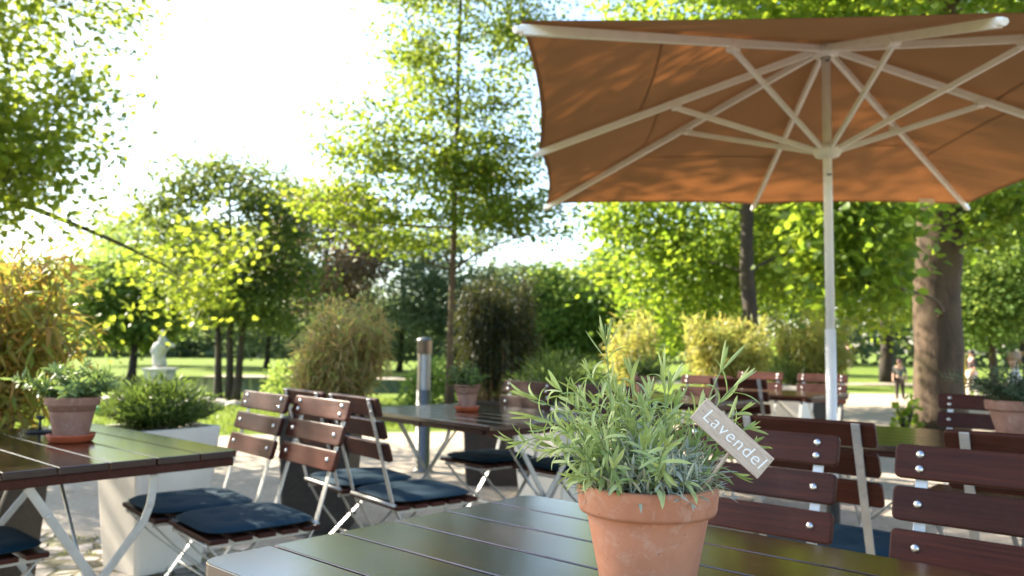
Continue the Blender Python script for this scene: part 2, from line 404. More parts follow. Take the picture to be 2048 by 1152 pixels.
def tree(name, label, base, trunk_pts, trunk_r, crowns, leaf_len, leaf_w, shape, lm, bm, nleaf=8000, ncl=160, spread=.35,
         seed=1, group=None, holes=.25, droop=.35, limbs=True, flat=.55, cut=None):
    """trunk_pts: list of polylines (world), trunk_r: (bottom, top); crowns: list of (cx,cy,cz,rx,ry,rz,weight)"""
    rng = np.random.default_rng(seed); rnd = random.Random(seed)
    root = thing(name, label, 'tree', (base[0], base[1], 0), 0, group)
    B = Vector((base[0], base[1], 0))
    tb = MB(); nodes = []
    for ti, tp in enumerate(trunk_pts):
        tp = [Vector(p) for p in tp]; n = 14; pts = []
        for i in range(n):
            t = i / (n - 1) * (len(tp) - 1); k = min(int(t), len(tp) - 2); p = tp[k].lerp(tp[k + 1], t - k)
            p += Vector((rnd.uniform(-1, 1), rnd.uniform(-1, 1), 0)) * trunk_r[0] * .12 * (i > 0)
            pts.append(p)
        rs = [trunk_r[0] + (trunk_r[1] - trunk_r[0]) * (i / (n - 1)) ** .8 for i in range(n)]
        if ti and name == 'maple_tree': rs = [r * .36 for r in rs]
        else: rs[0] *= 1.2; rs[1] *= 1.04
        tb.tube([p - B for p in pts], rs, 14)
        nodes += [(p, r) for p, r in zip(pts[3:], rs[3:])]
    # clusters
    W = np.array([c[6] for c in crowns], float); W /= W.sum()
    cl = []
    hp = rng.uniform(0, 6.28, 3)
    while len(cl) < ncl:
        c = crowns[rng.choice(len(crowns), p=W)]
        d = rng.normal(0, 1, 3); d /= np.linalg.norm(d); r = rng.uniform(.25, 1) ** .5
        q = d * r; p = np.array(c[:3]) + q * np.array(c[3:6])
        s = c[3] * .55
        if math.sin(p[0] / s * 2.1 + hp[0]) * math.sin(p[2] / s * 2.6 + hp[1]) * math.sin(p[1] / s * 1.9 + hp[2]) > 1 - 2 * holes * 1.2: continue
        if p[2] < .4: continue
        if cut and p[1] < cut[0] and p[2] < cut[1] and rng.random() < .8: continue
        cl.append((p, s))
    if limbs:
        order = sorted(range(len(cl)), key=lambda i: rnd.random())
        for j, i in enumerate(order):
            p = Vector(cl[i][0]); best = min(nodes, key=lambda nd: (nd[0] - p).length + (1.2 * max(0, nd[0].z - p.z + .2)))
            a, ra = best; L = (p - a).length
            r0 = max(.008, min(ra * .6, .012 * L + .006))
            pts = curve_pts(a, p, .12, 6, rnd)
            tb.tube([q - B for q in pts], [r0 * (1 - .75 * k / 5) for k in range(6)], 5, False)
            if L > .5: nodes += [(pts[k], r0 * (1 - .75 * k / 5)) for k in (2, 3, 4)]
    tb.build('trunk', bm, root, True)
    per = max(1, nleaf // ncl); P = []; D = []
    for p, s in cl:
        sp = spread * (.6 + .8 * rng.random())
        n = max(2, int(per * (.4 + 1.2 * rng.random())))
        o = rng.normal(0, 1, (n, 3)) * np.array([sp, sp, sp * flat]); P.append(p + o)
        h = o + rng.normal(0, sp * .7, (n, 3)); h[:, 2] = h[:, 2] * .5 - droop * sp
        D.append(h)
    P = np.concatenate(P); D = np.concatenate(D) + 1e-6
    V, F = leaves(rng, P, D, leaf_len, leaf_w, shape)
    V = V - np.array([base[0], base[1], 0])
    npmesh('crown', V, F, lm, root)
    return root

# ------------------------------------------------------------------ the setting
def sheet(name, pts, z, m, cuts=0):
    mb = MB(); mb.add([(x, y, z) for x, y in pts], [tuple(range(len(pts)))])
    o = mb.build(name, m); tag(o, kind='structure'); return o
def disc_pts(cx, cy_, rx, ry, n=40, seed=3, wob=.08):
    r = random.Random(seed); ph = [r.uniform(0, 6.28) for _ in range(3)]
    return [(cx + rx * math.cos(a) * (1 + wob * math.sin(3 * a + ph[0]) + wob * .6 * math.sin(5 * a + ph[1])),
             cy_ + ry * math.sin(a) * (1 + wob * math.sin(3 * a + ph[0]) + wob * .6 * math.sin(5 * a + ph[1]))) for a in [2 * math.pi * k / n for k in range(n)]]
sheet('lawn', [(-300, -60), (300, -60), (300, 400), (-300, 400)], 0, M['lawn'])
sheet('gravel_terrace', [(-9, -6), (16, -6), (22, 9), (26, 21), (8, 20.5), (5.0, 17), (3.6, 13), (2.2, 11.2), (0, 10.4), (-3, 9.6), (-6, 8.2), (-9, 6.5)], .004, M['gravel'])
sheet('gravel_path', [(5, 25), (40, 27), (80, 34), (80, 37), (40, 29.5), (5, 27), (-10, 27.4), (-10, 25.6)], .004, M['gravel'])
sheet('cobble_paving', [(-6, -1), (1.2, -1), (1.6, 3.0), (.6, 4.0), (-.4, 4.5), (-1.6, 4.3), (-2.6, 4.6), (-6, 4.4)], .008, M['cobble'])
sheet('pond', disc_pts(-8.5, 21.5, 8.5, 4.2, seed=5), .004, M['water'])

# ------------------------------------------------------------------ tables
TL, TW, TH = 1.2, .82, .74
def make_table():
    root = thing('folding_table', '', 'table')
    tb = MB(); n = 6; gap = .007; pw = (TW - gap * (n - 1)) / n
    for i in range(n):
        y = -TW / 2 + pw / 2 + i * (pw + gap)
        if i in (0, n - 1):
            s = -1 if i == 0 else 1; pts = []
            r = .035
            q = [(-TL / 2, y - s * pw / 2), (-TL / 2, y + s * (pw / 2 - r))]
            for k in range(1, 5): a = R(90 * k / 4); q.append((-TL / 2 + r - r * math.cos(a), y + s * (pw / 2 - r + r * math.sin(a))))
            q += [(-x, yy) for x, yy in reversed(q)]
            if s > 0: q = list(reversed(q))
            k = len(q); vs = [(x, yy, TH - .022) for x, yy in q] + [(x, yy, TH) for x, yy in q]
            tb.add(vs, [tuple(reversed(range(k))), tuple(range(k, 2 * k))] + [(j, (j + 1) % k, k + (j + 1) % k, k + j) for j in range(k)])
        else: tb.box((0, y, TH - .011), (TL, pw, .022))
    tb.build('tabletop', M['table_wood'], root, False, .0018)
    b = MB()
    for x in (-TL / 2 + .035, 0, TL / 2 - .035): b.box((x, 0, TH - .022 - .0145), (.05, TW - .03, .027))
    for y in (-TW / 2 + .03, TW / 2 - .03): b.box((0, y, TH - .022 - .0125), (TL - .18, .022, .023))
    b.build('batten', M['chair_wood'], root, False, .003)
    for sx in (-1, 1):
        x = sx * (TL / 2 - .11)
        for sy in (-1, 1):
            f = MB(); xx = x + sy * .008
            top = sy * .175; z1 = TH - .065
            pts = [(xx, top, z1), *(((xx, top * 1.0, z1 - .04), (xx, top * .96, z1 - .09), (xx, top * .86, z1 - .14)) if sy > 0 else ()), (xx, -sy * .255, .012), (xx, -sy * .275, .006)]
            # flat bar standing in the plane across the table, wide side facing along the table
            vs = []; P = [Vector(p) for p in pts]
            for i, p in enumerate(P):
                d = (P[min(i + 1, len(P) - 1)] - P[max(i - 1, 0)]).normalized(); nrm = Vector((1, 0, 0)).cross(d).normalized()
                for a, c in ((-1, -1), (1, -1), (1, 1), (-1, 1)): vs.append(p + Vector((a * .0035, 0, 0)) + nrm * (c * .0125))
            fs = [(3, 2, 1, 0), tuple(4 * (len(P) - 1) + k for k in range(4))]
            for i in range(len(P) - 1):
                for k in range(4): k2 = (k + 1) % 4; fs.append((4 * i + k, 4 * i + k2, 4 * i + 4 + k2, 4 * i + 4 + k))
            f.add(vs, fs)
            f.box((xx, top, z1 + .012), (.05, .07, .008))
            ky = top * .95 if sy > 0 else top + (-sy * .255 - top) * (.09 / (z1 - .012)); f.tube([(xx - .010, ky, z1 - .09), (xx + .010, ky, z1 - .09)], .008, 10)
            f.tube([(xx - .012, 0, .335), (xx + .012, 0, .335)], .010, 10)
            f.build('leg', M['steel'], root, False, .0015)
        r = MB(); r.tube([(x, 0, .34), (sx * .12, .02 * sx, TH - .06)], .0055, 8); r.build('brace', M['steel'], root, True)
        r = MB(); r.tube([(x, -.29, .07), (x * .98, .29, .07)], .006, 8); r.build('stretcher', M['steel'], root, True)
    return root
GT = 'dark wooden folding tables of the beer garden'
proto_t = make_table()
def place_table(first, loc, deg, label):
    o = proto_t if first else copy_tree(proto_t)
    o.location = (*loc, 0); o.rotation_euler = (0, 0, R(deg)); tag(o, label, 'table', GT); return o
T1 = place_table(True, (.218, 1.22), -42, 'dark slatted table in front, under the lavender pot with the name tag')
T2 = place_table(False, (-1.607, 2.746), -42, 'dark slatted table carrying the sage pot, before the white tapered planter')
T3 = place_table(False, (-.167, 4.24), -48.6, 'dark slatted table beside the steel bollard, with a small herb pot')
T4 = place_table(False, (1.86, 3.13), -42, 'dark slatted table beyond the mahogany chair backs, holding the rosemary pot')
T5 = place_table(False, (1.05, 5.75), -42, 'far table seen over the lavender, with a dark pot on it')
T6 = place_table(False, (2.1, 6.75), -42, 'farthest table, its reddish top catching the sun near the parasol pole')

# ------------------------------------------------------------------ chairs
def make_chair():
    root = thing('folding_chair', '', 'chair')
    W = .44
    top = Vector((0, -.285, .875)); sea = Vector((0, -.165, .455)); foot = Vector((0, .16, .008))
    ax = (top - sea).normalized(); nf = Vector((0, ax.z, -ax.y)).normalized()      # front normal of the back
    sl = MB(); bolts = []
    for i, dz in enumerate((.034, .126, .218)):
        c = top - ax * dz + nf * .013
        pts = []; w, h, r = W, .074, .012
        for sx, sy, a0 in ((1, 1, 0), (-1, 1, 90), (-1, -1, 180), (1, -1, 270)):
            for k in range(4):
                a = R(a0 + 30 * k); pts.append((sx * (w / 2 - r) + r * math.cos(a), sy * (h / 2 - r) + r * math.sin(a)))
        n = len(pts)
        # the slat is gently bowed: split along its length
        xs = sorted(set([-.22, -.11, 0, .11, .22]))
        vs = [Vector((x, 0, 0)) + c + ax * y - nf * .008 for x, y in pts] + [Vector((x, 0, 0)) + c + ax * y + nf * .010 for x, y in pts]
        sl.add(vs, [tuple(range(n)), tuple(reversed(range(n, 2 * n)))] + [(n + k, n + (k + 1) % n, (k + 1) % n, k) for k in range(n)])
        for sx in (-1, 1):
            for oz in ((.016, -.016) if i == 0 else (0.,)):
                p = Vector((sx * .168, 0, 0)) + c + ax * oz + nf * .010
                vs = []; fs = []; bo = MB(); bolts.append(bo)
                for j, (rr, hh) in enumerate(((.006, -.028), (.006, -.0245), (.0035, -.024), (.0035, -.001), (.0092, 0), (.0088, .0016), (.0068, .0040), (.0036, .0055), (.0008, .006))):
                    for k in range(12):
                        a = 2 * math.pi * k / 12; vs.append(p + Vector((1, 0, 0)) * rr * math.cos(a) + ax * rr * math.sin(a) + nf * hh)
                for j in range(8):
                    for k in range(12): k2 = (k + 1) % 12; fs.append((j * 12 + k, (j + 1) * 12 + k, (j + 1) * 12 + k2, j * 12 + k2))
                bo.add(vs, fs)
    br = sl.build('backrest', M['chair_wood'], root, False, .004)
    for bo in bolts: bo.build('bolt', M['bolt'], br, True)
    for sx in (-1, 1):
        f = MB()
        pts = [top - ax * -.004 + Vector((sx * .168, 0, 0)), top - ax * .2 + Vector((sx * .168, 0, 0)), sea + Vector((sx * .168, 0, 0)),
               sea.lerp(foot, .25) + Vector((sx * .168, -.016, 0)), foot + Vector((sx * .168, 0, 0))]
        f.ribbon(pts, (1, 0, 0), .025, .006)
        f.build('front_leg', M['steel'], root, False, .0015)
        f = MB()
        f.ribbon([(sx * .148, .215, .428), (sx * .148, .13, .335), (sx * .148, -.25, .008)], (1, 0, 0), .022, .006)
        f.build('rear_leg', M['steel'], root, False, .0015)
    s = MB()
    for k in range(5): s.box((0, -.135 + k * .082, .446), (.41, .062, .016))
    s.build('seat', M['chair_wood'], root, False, .003)
    for p0, p1, rr in (((-.185, -.165, .455), (.185, -.165, .455), .0075), ((-.165, .216, .428), (.165, .216, .428), .006), ((-.165, -.20, .055), (.165, -.20, .055), .005), ((-.16, .01, .20), (.16, .01, .20), .005)):
        r = MB(); r.tube([p0, p1], rr, 10); r.build('crossbar', M['steel'], root, True)
    for sx in (-1, 1):
        r = MB(); r.bar((sx * .158, -.16, .430), (sx * .158, .22, .430), .006, .020, (0, 0, 1)); r.build('seat_rail', M['steel'], root)
    return root
def make_cushion():
    n = 25; V = []; Fs = []; w = .20; hh = .0165
    btn = [(-.075, -.07), (.075, -.07), (-.075, .08), (.075, .08)]
    def top(u, v):
        e = max(0., 1 - (abs(u) ** 4.5 + abs(v) ** 4.5)) ** .42
        x, y = u * w, v * w
        d = sum(math.exp(-((x - a) ** 2 + (y - b) ** 2) / .0006) for a, b in btn)
        d2 = sum(math.exp(-((x - a) ** 2 + (y - b) ** 2) / .004) for a, b in btn)
        return x, y, e, e * (1 - .45 * d - .16 * d2)
    for side in (1, -1):
        for i in range(n):
            for j in range(n):
                u, v = -1 + 2 * i / (n - 1), -1 + 2 * j / (n - 1)
                k = (abs(u) ** 5 + abs(v) ** 5) ** .2; m = max(abs(u), abs(v))
                if k > 0: u, v = u * m / k, v * m / k
                x, y, e, t = top(u, v)
                V.append((x, y, hh + (hh * t if side > 0 else -hh * e * .8)))
    o = 0
    for s in range(2):
        for i in range(n - 1):
            for j in range(n - 1):
                a, b, c, d = o + i * n + j, o + (i + 1) * n + j, o + (i + 1) * n + j + 1, o + i * n + j + 1
                Fs.append((a, b, c, d) if s == 0 else (d, c, b, a))
        o += n * n
    mb = MB(); mb.add(V, Fs); return mb.build('seat_cushion', M['navy'], None, True)
GC = 'folding chairs with mahogany slats'
GQ = 'navy seat cushions'
proto_c, proto_q = make_chair(), make_cushion()
first = {'c': True, 'q': True}
def place_chair(back, deg, label, cushion=None):
    "back: ground position under the middle of the top slat; deg: rotation (chair looks along local +Y)"
    a = R(deg); Y = Vector((-math.sin(a), math.cos(a), 0))
    p = Vector((back[0], back[1], 0)) + Y * .285
    o = proto_c if first['c'] else copy_tree(proto_c); first['c'] = False
    o.location = p; o.rotation_euler = (0, 0, a); tag(o, label, 'chair', GC)
    if cushion:
        q = proto_q if first['q'] else copy_tree(proto_q); first['q'] = False
        q.location = p + Y * .028 + Vector((0, 0, .4545)); q.rotation_euler = (0, 0, a); tag(q, cushion, 'cushion', GQ)
    return o
def end_to_back(end, side, deg):
    a = R(deg); X = Vector((math.cos(a), math.sin(a))); return (end[0] - side * .22 * X.x, end[1] - side * .22 * X.y)
place_chair(end_to_back((.881, 1.827), 1, 138), 138, 'mahogany chair at the right edge of the front table, nearest slats with bright bolts')
place_chair(end_to_back((.811, 1.964), -1, 138), 138, 'mahogany chair directly behind the lavender tag, its bolts facing the front table')
place_chair(end_to_back((1.04, 2.30), 1, -42), -42, 'mahogany chair turned away, steel stile outside its slats, left of the trunk',
            'navy cushion seen below the turned-away chair back beside the front table')
place_chair(end_to_back((1.16, 2.16), -1, -42), -42, 'turned-away chair behind the nearest bolted chair, one steel stile showing',
            'navy cushion behind the nearest bolted chair back')
place_chair(end_to_back((2.15, 4.02), 1, 138), 138, 'dark chair left of the rosemary pot, before the thick trunk')
place_chair((-1.02, 3.40), 131, 'chair nearest the white planter, seat turned to the sage pot table', 'pale-lit navy cushion in front of the white planter')
place_chair((-.71, 3.10), 131, 'chair with sunlit slat tops and bolts, at the corner of the sage pot table', 'navy cushion nearest to the corner of the front table, on the bolted chair')
place_chair((-.66, 3.27), -52, 'turned-away chair with steel stile, left of the table with the herb pot', 'navy cushion on the turned-away chair, close to the front table')
place_chair((-.95, 3.62), -52, 'chair mostly hidden behind the bolted chair, facing the steel bollard', 'navy cushion half hidden behind the slatted chair backs')
place_chair((.12, 4.78), 131, 'dark chair on the far side of the herb pot table, beside the dark bamboo', 'navy cushion under the herb pot table, further from the lavender')
place_chair((.53, 4.52), 131, 'dark chair on the far side of the herb pot table, behind the lavender leaves', 'navy cushion under the herb pot table, just behind the lavender')
place_chair((-1.88, 2.22), -42, 'chair at the left edge of the picture, only its front seat corner in view', 'navy cushion cut off by the left edge of the picture')
place_chair((1.62, 5.75), -42, 'chair turned away before the farthest table, above the name tag')
place_chair((2.75, 7.05), 138, 'far chair right of the parasol pole, three bolts shining')
place_chair((2.32, 7.42), 138, 'far chair left of the parasol pole, behind the farthest table')
place_chair((1.55, 6.30), 138, 'far chair with shining bolts above the lavender, left of the name tag')

# ------------------------------------------------------------------ pots and plants
def strip_leaf(rnd, base, d, up, L, W, curl, V, F, n=6):
    d = Vector(d).normalized(); up = Vector(up); x = d.cross(up)
    if x.length < 1e-3: x = d.orthogonal()
    x.normalize(); o = len(V); p = Vector(base); tw = rnd.uniform(-.5, .5)
    for i in range(n + 1):
        t = i / n; w = W * .5 * min(1., .38 + 1.5 * t) * (max(0., 1 - t ** 3.5) ** .55)
        nn = x.cross(d)
        xx = (x * math.cos(tw * t) + nn * math.sin(tw * t))
        nn = xx.cross(d)
        V.append(p - xx * w + nn * w * .45); V.append(p.copy()); V.append(p + xx * w + nn * w * .45)
        ang = curl / n; d = (d * math.cos(ang) - x.cross(d) * math.sin(ang)).normalized()
        p = p + d * (L / n)
        if i < n:
            a = o + 3 * i; F.append((a, a + 1, a + 4, a + 3)); F.append((a + 1, a + 2, a + 5, a + 4))
def shoot_curve(a, b, lift, n=9):
    a, b = Vector(a), Vector(b); m = a.lerp(b, .5) + Vector((0, 0, lift)); pts = []
    m = Vector((a.x + (b.x - a.x) * .35, a.y + (b.y - a.y) * .35, a.z + (b.z - a.z) * .62 + lift))
    for i in range(n):
        t = i / (n - 1); pts.append(a * (1 - t) ** 2 + m * (2 * t * (1 - t)) + b * t * t)
    return pts
def pot_profile(r, h, rim):
    rb = r * .60; rt = r * .86
    return [(0.001, .0), (rb * .96, .0), (rb, .004), (rt, h - rim - .002), (rt, h - rim), (r * .955, h - rim + .001), (r * .975, h - rim + .006), (r * .995, h - rim * .35), (r, h - .010), (r * .992, h - .003), (r * .965, h), (r * .93, h - .003),
            (r * .90, h - .012), (r * .83, h - .05), (0.001, h - .05)]
def make_pot(root, r, h, rim, m, seed=1):
    p = MB(); p.lathe(pot_profile(r, h, rim), 64, (0, 0, 0), .004, seed); p.build('pot', m, root, True)
    s = MB(); rr = random.Random(seed)
    s.lathe([(r * .875, h - .026), (r * .7, h - .020), (r * .45, h - .016), (r * .2, h - .014), (.001, h - .013)], 24); s.build('soil', M['soil'], root, True)
def saucer(loc, r, label):
    p = MB(); p.lathe([(.001, 0), (r * .82, 0), (r * .9, .004), (r * .98, .022), (r, .026), (r * .97, .027), (r * .86, .008), (.001, .006)], 40)
    o = p.build('saucer', M['saucer'], None, True); o.location = loc; return tag(o, label, 'saucer', 'red plant saucers')

def lavender(loc):
    rnd = random.Random(11); r, h = .0955, .168
    root = thing('potted_lavender', 'large terracotta pot of lavender on the front table, in sharp focus', 'potted plant', loc, 0, 'potted herbs on the tables')
    make_pot(root, r, h, .038, M['terracotta'], 2)
    V, F, V2, F2 = [], [], [], []; st = MB()
    zt = h - .016
    def shoot(a, b, lift, pairs, L0, L1, W, r0=.0016, start=.25, tip=3):
        pts = shoot_curve(a, b, lift, 10); st.tube(pts, [r0 * (1 - .55 * i / 9) for i in range(10)], 6)
        for k in range(pairs):
            t = start + (1 - start) * k / max(1, pairs - .3); t = min(t, .985); f = t * 9; i = min(int(f), 8)
            p = pts[i].lerp(pts[i + 1], f - i); d = (pts[i + 1] - pts[i]).normalized()
            s = d.orthogonal().normalized(); ang = (k % 2) * math.pi / 2 + rnd.uniform(-.5, .5)
            s = Matrix.Rotation(ang, 3, d) @ s
            for sg in (-1, 1):
                if rnd.random() < .1 or (p.x > .03 and p.y < .0 and p.z > h + .012): continue
                sp = rnd.uniform(.5, 1.05) * (1.15 - .5 * t)
                dd = d * math.cos(sp) + s * sg * math.sin(sp)
                L = (L0 + (L1 - L0) * t) * rnd.uniform(.7, 1.2)
                strip_leaf(rnd, p, dd, d, L, W * rnd.uniform(.75, 1.2), rnd.uniform(.1, 1.6) * (1 if rnd.random() < .75 else -.6), V, F)
        d = (pts[-1] - pts[-2]).normalized()
        for k in range(tip):
            dd = d + Vector((rnd.uniform(-1, 1), rnd.uniform(-1, 1), rnd.uniform(-.6, .6))) * .35
            strip_leaf(rnd, pts[-1], dd, d.orthogonal(), L1 * rnd.uniform(.55, 1.), W * .8, rnd.uniform(-.4, .6), V, F)
    s = .00069
    def E(px, py, dy=0.): return ((px - 1294) * s, dy, h + (978 - py) * s)
    # the long shoots the photograph shows
    for bx, by, px, py, dy, lift, pr, L0, L1 in (
            (-.045, .0, 1212, 712, .0, .01, 4, .045, .050), (.055, -.01, 1432, 760, -.02, .01, 6, .045, .055), (.05, .02, 1465, 790, .0, .01, 6, .04, .05),
            (-.06, -.02, 1075, 850, -.03, .03, 7, .04, .042), (-.05, .01, 1062, 815, .01, .03, 7, .04, .036), (-.05, .03, 1120, 800, .03, .02, 8, .04, .036),
            (-.04, -.03, 1150, 800, -.04, .02, 8, .042, .036), (-.02, .04, 1235, 800, .03, .01, 8, .04, .035), (0, -.03, 1290, 805, -.03, .01, 8, .04, .035),
            (.02, .03, 1345, 790, .02, .01, 7, .04, .042), (.03, -.02, 1385, 830, -.03, .01, 7, .042, .04), (.07, .03, 1515, 880, .05, .03, 6, .035, .030), (.04, .05, 1410, 850, .06, .02, 7, .042, .036), (.06, .05, 1450, 880, .07, .03, 7, .042, .036), (.03, .04, 1365, 835, .05, .02, 7, .042, .036),
            (.065, .03, 1530, 915, .05, .03, 7, .04, .035), (-.07, .0, 1050, 900, -.01, .05, 8, .042, .036), (-.06, .03, 1095, 880, .04, .04, 8, .042, .034), (-.06, -.04, 1110, 905, -.06, .04, 8, .042, .036), (-.03, .0, 1180, 770, .0, .02, 7, .042, .036), (.03, .01, 1330, 765, .01, .01, 6, .045, .04), (-.01, .0, 1262, 775, .0, .01, 6, .045, .04), (.06, .04, 1500, 845, .05, .02, 7, .04, .036), (.07, -.02, 1440, 945, -.055, .03, 8, .035, .035),
            (-.07, -.03, 1165, 935, -.06, .04, 7, .04, .035), (-.06, -.05, 1215, 945, -.085, .04, 7, .04, .034), (.0, -.06, 1300, 935, -.085, .04, 7, .038, .032)):
        shoot((bx, by, zt), E(px, py, dy), lift, pr, L0, L1, .0062)
    # extra long straight leaves at the top of the tallest shoot
    tp = Vector(E(1212, 712)); st.tube([tp, tp + Vector((-.001, 0, .03))], [.001, .0006], 5)
    for dd, L, cu in (((-.12, 0, 1), .040, .2), ((.5, -.1, .9), .040, -.2), ((.15, .1, 1), .03, .1), ((-.35, 0, .8), .026, .3)):
        strip_leaf(rnd, tp, dd, (1, 0, 0), L, .005, cu, V, F)
    for k in range(46):
        a = rnd.uniform(0, 6.283); q = rnd.uniform(0, 1) ** .5
        b0 = (math.cos(a) * q * .066, math.sin(a) * q * .066, zt)
        til = q * rnd.uniform(.5, 1.15); Ls = rnd.uniform(.06, .14)
        if math.cos(a) > .2 and math.sin(a) < .25 and q > .35: continue
        e = (b0[0] + math.cos(a) * math.sin(til) * Ls, b0[1] + math.sin(a) * math.sin(til) * Ls, zt + math.cos(til) * Ls)
        shoot(b0, e, .012 * til, rnd.randint(4, 7), .046, .036, .0052, .0013, .2, 3)
    for k in range(950):   # silvery old leaves low in the middle
        a = rnd.uniform(0, 6.283); q = rnd.uniform(0, 1) ** .5 * .088
        z = zt + rnd.uniform(.0, .075) * (1.25 - q / .10)
        ou = rnd.uniform(-.6, 1.2)
        d = Vector((math.cos(a) * ou, math.sin(a) * ou, rnd.uniform(-.15, 1.1))) + Vector((rnd.uniform(-.5, .5), rnd.uniform(-.5, .5), 0))
        strip_leaf(rnd, (math.cos(a) * q, math.sin(a) * q, z), d, (rnd.uniform(-.4, .4), rnd.uniform(-.4, .4), 1), rnd.uniform(.024, .042), rnd.uniform(.0032, .0052), rnd.uniform(-.3, .8), V2, F2, 4)
    for k in range(46):    # leaves hanging over the rim
        a = rnd.uniform(0, 6.283); q = rnd.uniform(.075, .088)
        strip_leaf(rnd, (math.cos(a) * q, math.sin(a) * q, h + rnd.uniform(.002, .02)), (math.cos(a + rnd.uniform(-.7, .7)), math.sin(a + rnd.uniform(-.7, .7)), rnd.uniform(-.3, .5)), (0, 0, 1), rnd.uniform(.028, .045), rnd.uniform(.006, .009), rnd.uniform(.4, 1.3), V, F)
    b = MB(); b.v = [tuple(v) for v in V]; b.f = F; b.build('leaves', M['lav_leaf'], root, True)
    b = MB(); b.v = [tuple(v) for v in V2]; b.f = F2; b.build('old_leaves', M['lav_silver'], root, True)['label'] = 'silvery older leaves low in the middle'
    st.build('stems', M['lav_stem'], root, True)
    return root
def herb(name, label, loc, r, h, rx, hz, nst, L, W, m, pm, seed, pairs=7, lo=.3, cat='potted plant', group='potted herbs on the tables'):
    rnd = random.Random(seed); root = thing(name, label, cat, loc, rnd.uniform(0, 3), group); make_pot(root, r, h, r * .36, pm, seed)
    V, F = [], []; st = MB(); zt = h - .016
    for k in range(nst):
        a = rnd.uniform(0, 6.283); q = rnd.uniform(0, 1) ** .5; b0 = (math.cos(a) * q * r * .7, math.sin(a) * q * r * .7, zt)
        u = rnd.uniform(.55, 1.1); e = (math.cos(a) * q * rx * u, math.sin(a) * q * rx * u, zt + hz * rnd.uniform(lo, 1) * (1.05 - .45 * q))
        pts = shoot_curve(b0, e, .02, 7); st.tube(pts, [.002 * (1 - .5 * i / 6) for i in range(7)], 5)
        for j in range(pairs):
            t = .15 + .85 * j / pairs; f = t * 6; i = min(int(f), 5); p = pts[i].lerp(pts[i + 1], f - i); d = (pts[i + 1] - pts[i]).normalized()
            s = Matrix.Rotation(rnd.uniform(0, 6.28), 3, d) @ d.orthogonal().normalized()
            for sg in (-1, 1):
                sp = rnd.uniform(.6, 1.2); strip_leaf(rnd, p, d * math.cos(sp) + s * sg * math.sin(sp), d, L * rnd.uniform(.6, 1.2), W * rnd.uniform(.7, 1.2), rnd.uniform(-.2, 1), V, F, 3)
    b = MB(); b.v = [tuple(v) for v in V]; b.f = F; b.build('leaves', m, root, True); st.build('stems', M['stem'], root, True)
    return root
PZ = TH + .0005
LAV = (.187, 1.10, PZ)
lavender(LAV)
saucer((-1.535, 2.815, PZ), .078, 'red saucer under the sage pot on the left table'); herb('potted_sage', 'terracotta pot of broad-leaved sage on the left table', (-1.535, 2.815, PZ + .0065), .088, .150, .19, .15, 60, .046, .013, M['herb_leaf'], M['terracotta_pale'], 5)
saucer((-.235, 4.33, PZ), .068, 'red saucer on the table beside the steel bollard'); herb('potted_oregano', 'small weathered pot with a low bushy herb, beside the steel bollard', (-.235, 4.33, PZ + .0065), .072, .135, .15, .16, 50, .030, .012, M['bush_leaf'], M['terracotta_pale'], 6)
saucer((2.02, 3.20, PZ), .10, 'red saucer at the right edge, behind the mahogany chair backs'); herb('potted_rosemary', 'pale terracotta pot of spiky rosemary at the right edge', (2.02, 3.20, PZ + .0065), .115, .155, .30, .19, 80, .034, .0045, M['rosemary_leaf'], M['terracotta_pale'], 7, 16)
herb('potted_herb', 'dark pot with a leafy herb on the far table above the lavender', (.97, 5.80, PZ), .085, .15, .20, .24, 50, .05, .014, M['bush_leaf'], M['terracotta_pale'], 8)

# name tag stuck in the lavender pot
def name_tag():
    root = thing('plant_tag', 'small tilted wooden board lettered Lavendel on a stick in the lavender pot', 'plant label', (LAV[0] + .052, LAV[1] - .052, LAV[2] + .159))
    s = .00066
    c = Vector(((1471 - 1294) * s - .077, .0, (1.028 / 1593) * (985 - 866) + .002)); c.y = -.035
    ang = R(-42.5); tilt = Matrix.Rotation(R(-6), 3, 'X') @ Matrix.Rotation(ang, 3, 'Y').inverted()
    tilt = Matrix.Rotation(R(-8), 3, 'X') @ Matrix.Rotation(-ang, 3, 'Y')
    b = MB(); b.box((0, 0, 0), (.110, .0042, .0335)); o = b.build('board', M['sign_wood'], root, False, .0006); o.location = c; o.rotation_euler = tilt.to_euler()
    k = MB(); top = c + tilt @ Vector((.008, .0038, .008)); bot = Vector((-.004, .004, -.012))
    k.tube([bot, top], [.0020, .0022], 10); k.build('stick', M['sign_wood'], root, True)
    f = bpy.data.curves.new('lettering', 'FONT'); f.body = 'Lavendel'; f.size = .0240; f.align_x = 'CENTER'; f.align_y = 'CENTER'; f.extrude = .0003; f.shear = .12; f.space_character = 1.12; f.offset = -.00012
    to = bpy.data.objects.new('lettering', f); col.objects.link(to)
    me = bpy.data.meshes.new_from_object(to.evaluated_get(bpy.context.evaluated_depsgraph_get()))
    bpy.data.objects.remove(to); t = bpy.data.objects.new('lettering', me); col.objects.link(t)
    me.materials.clear(); me.materials.append(M['white_paint']); t.parent = o
    t.location = (.002, -.0026, .0005); t.rotation_euler = (R(90), 0, 0)
    return root
name_tag()

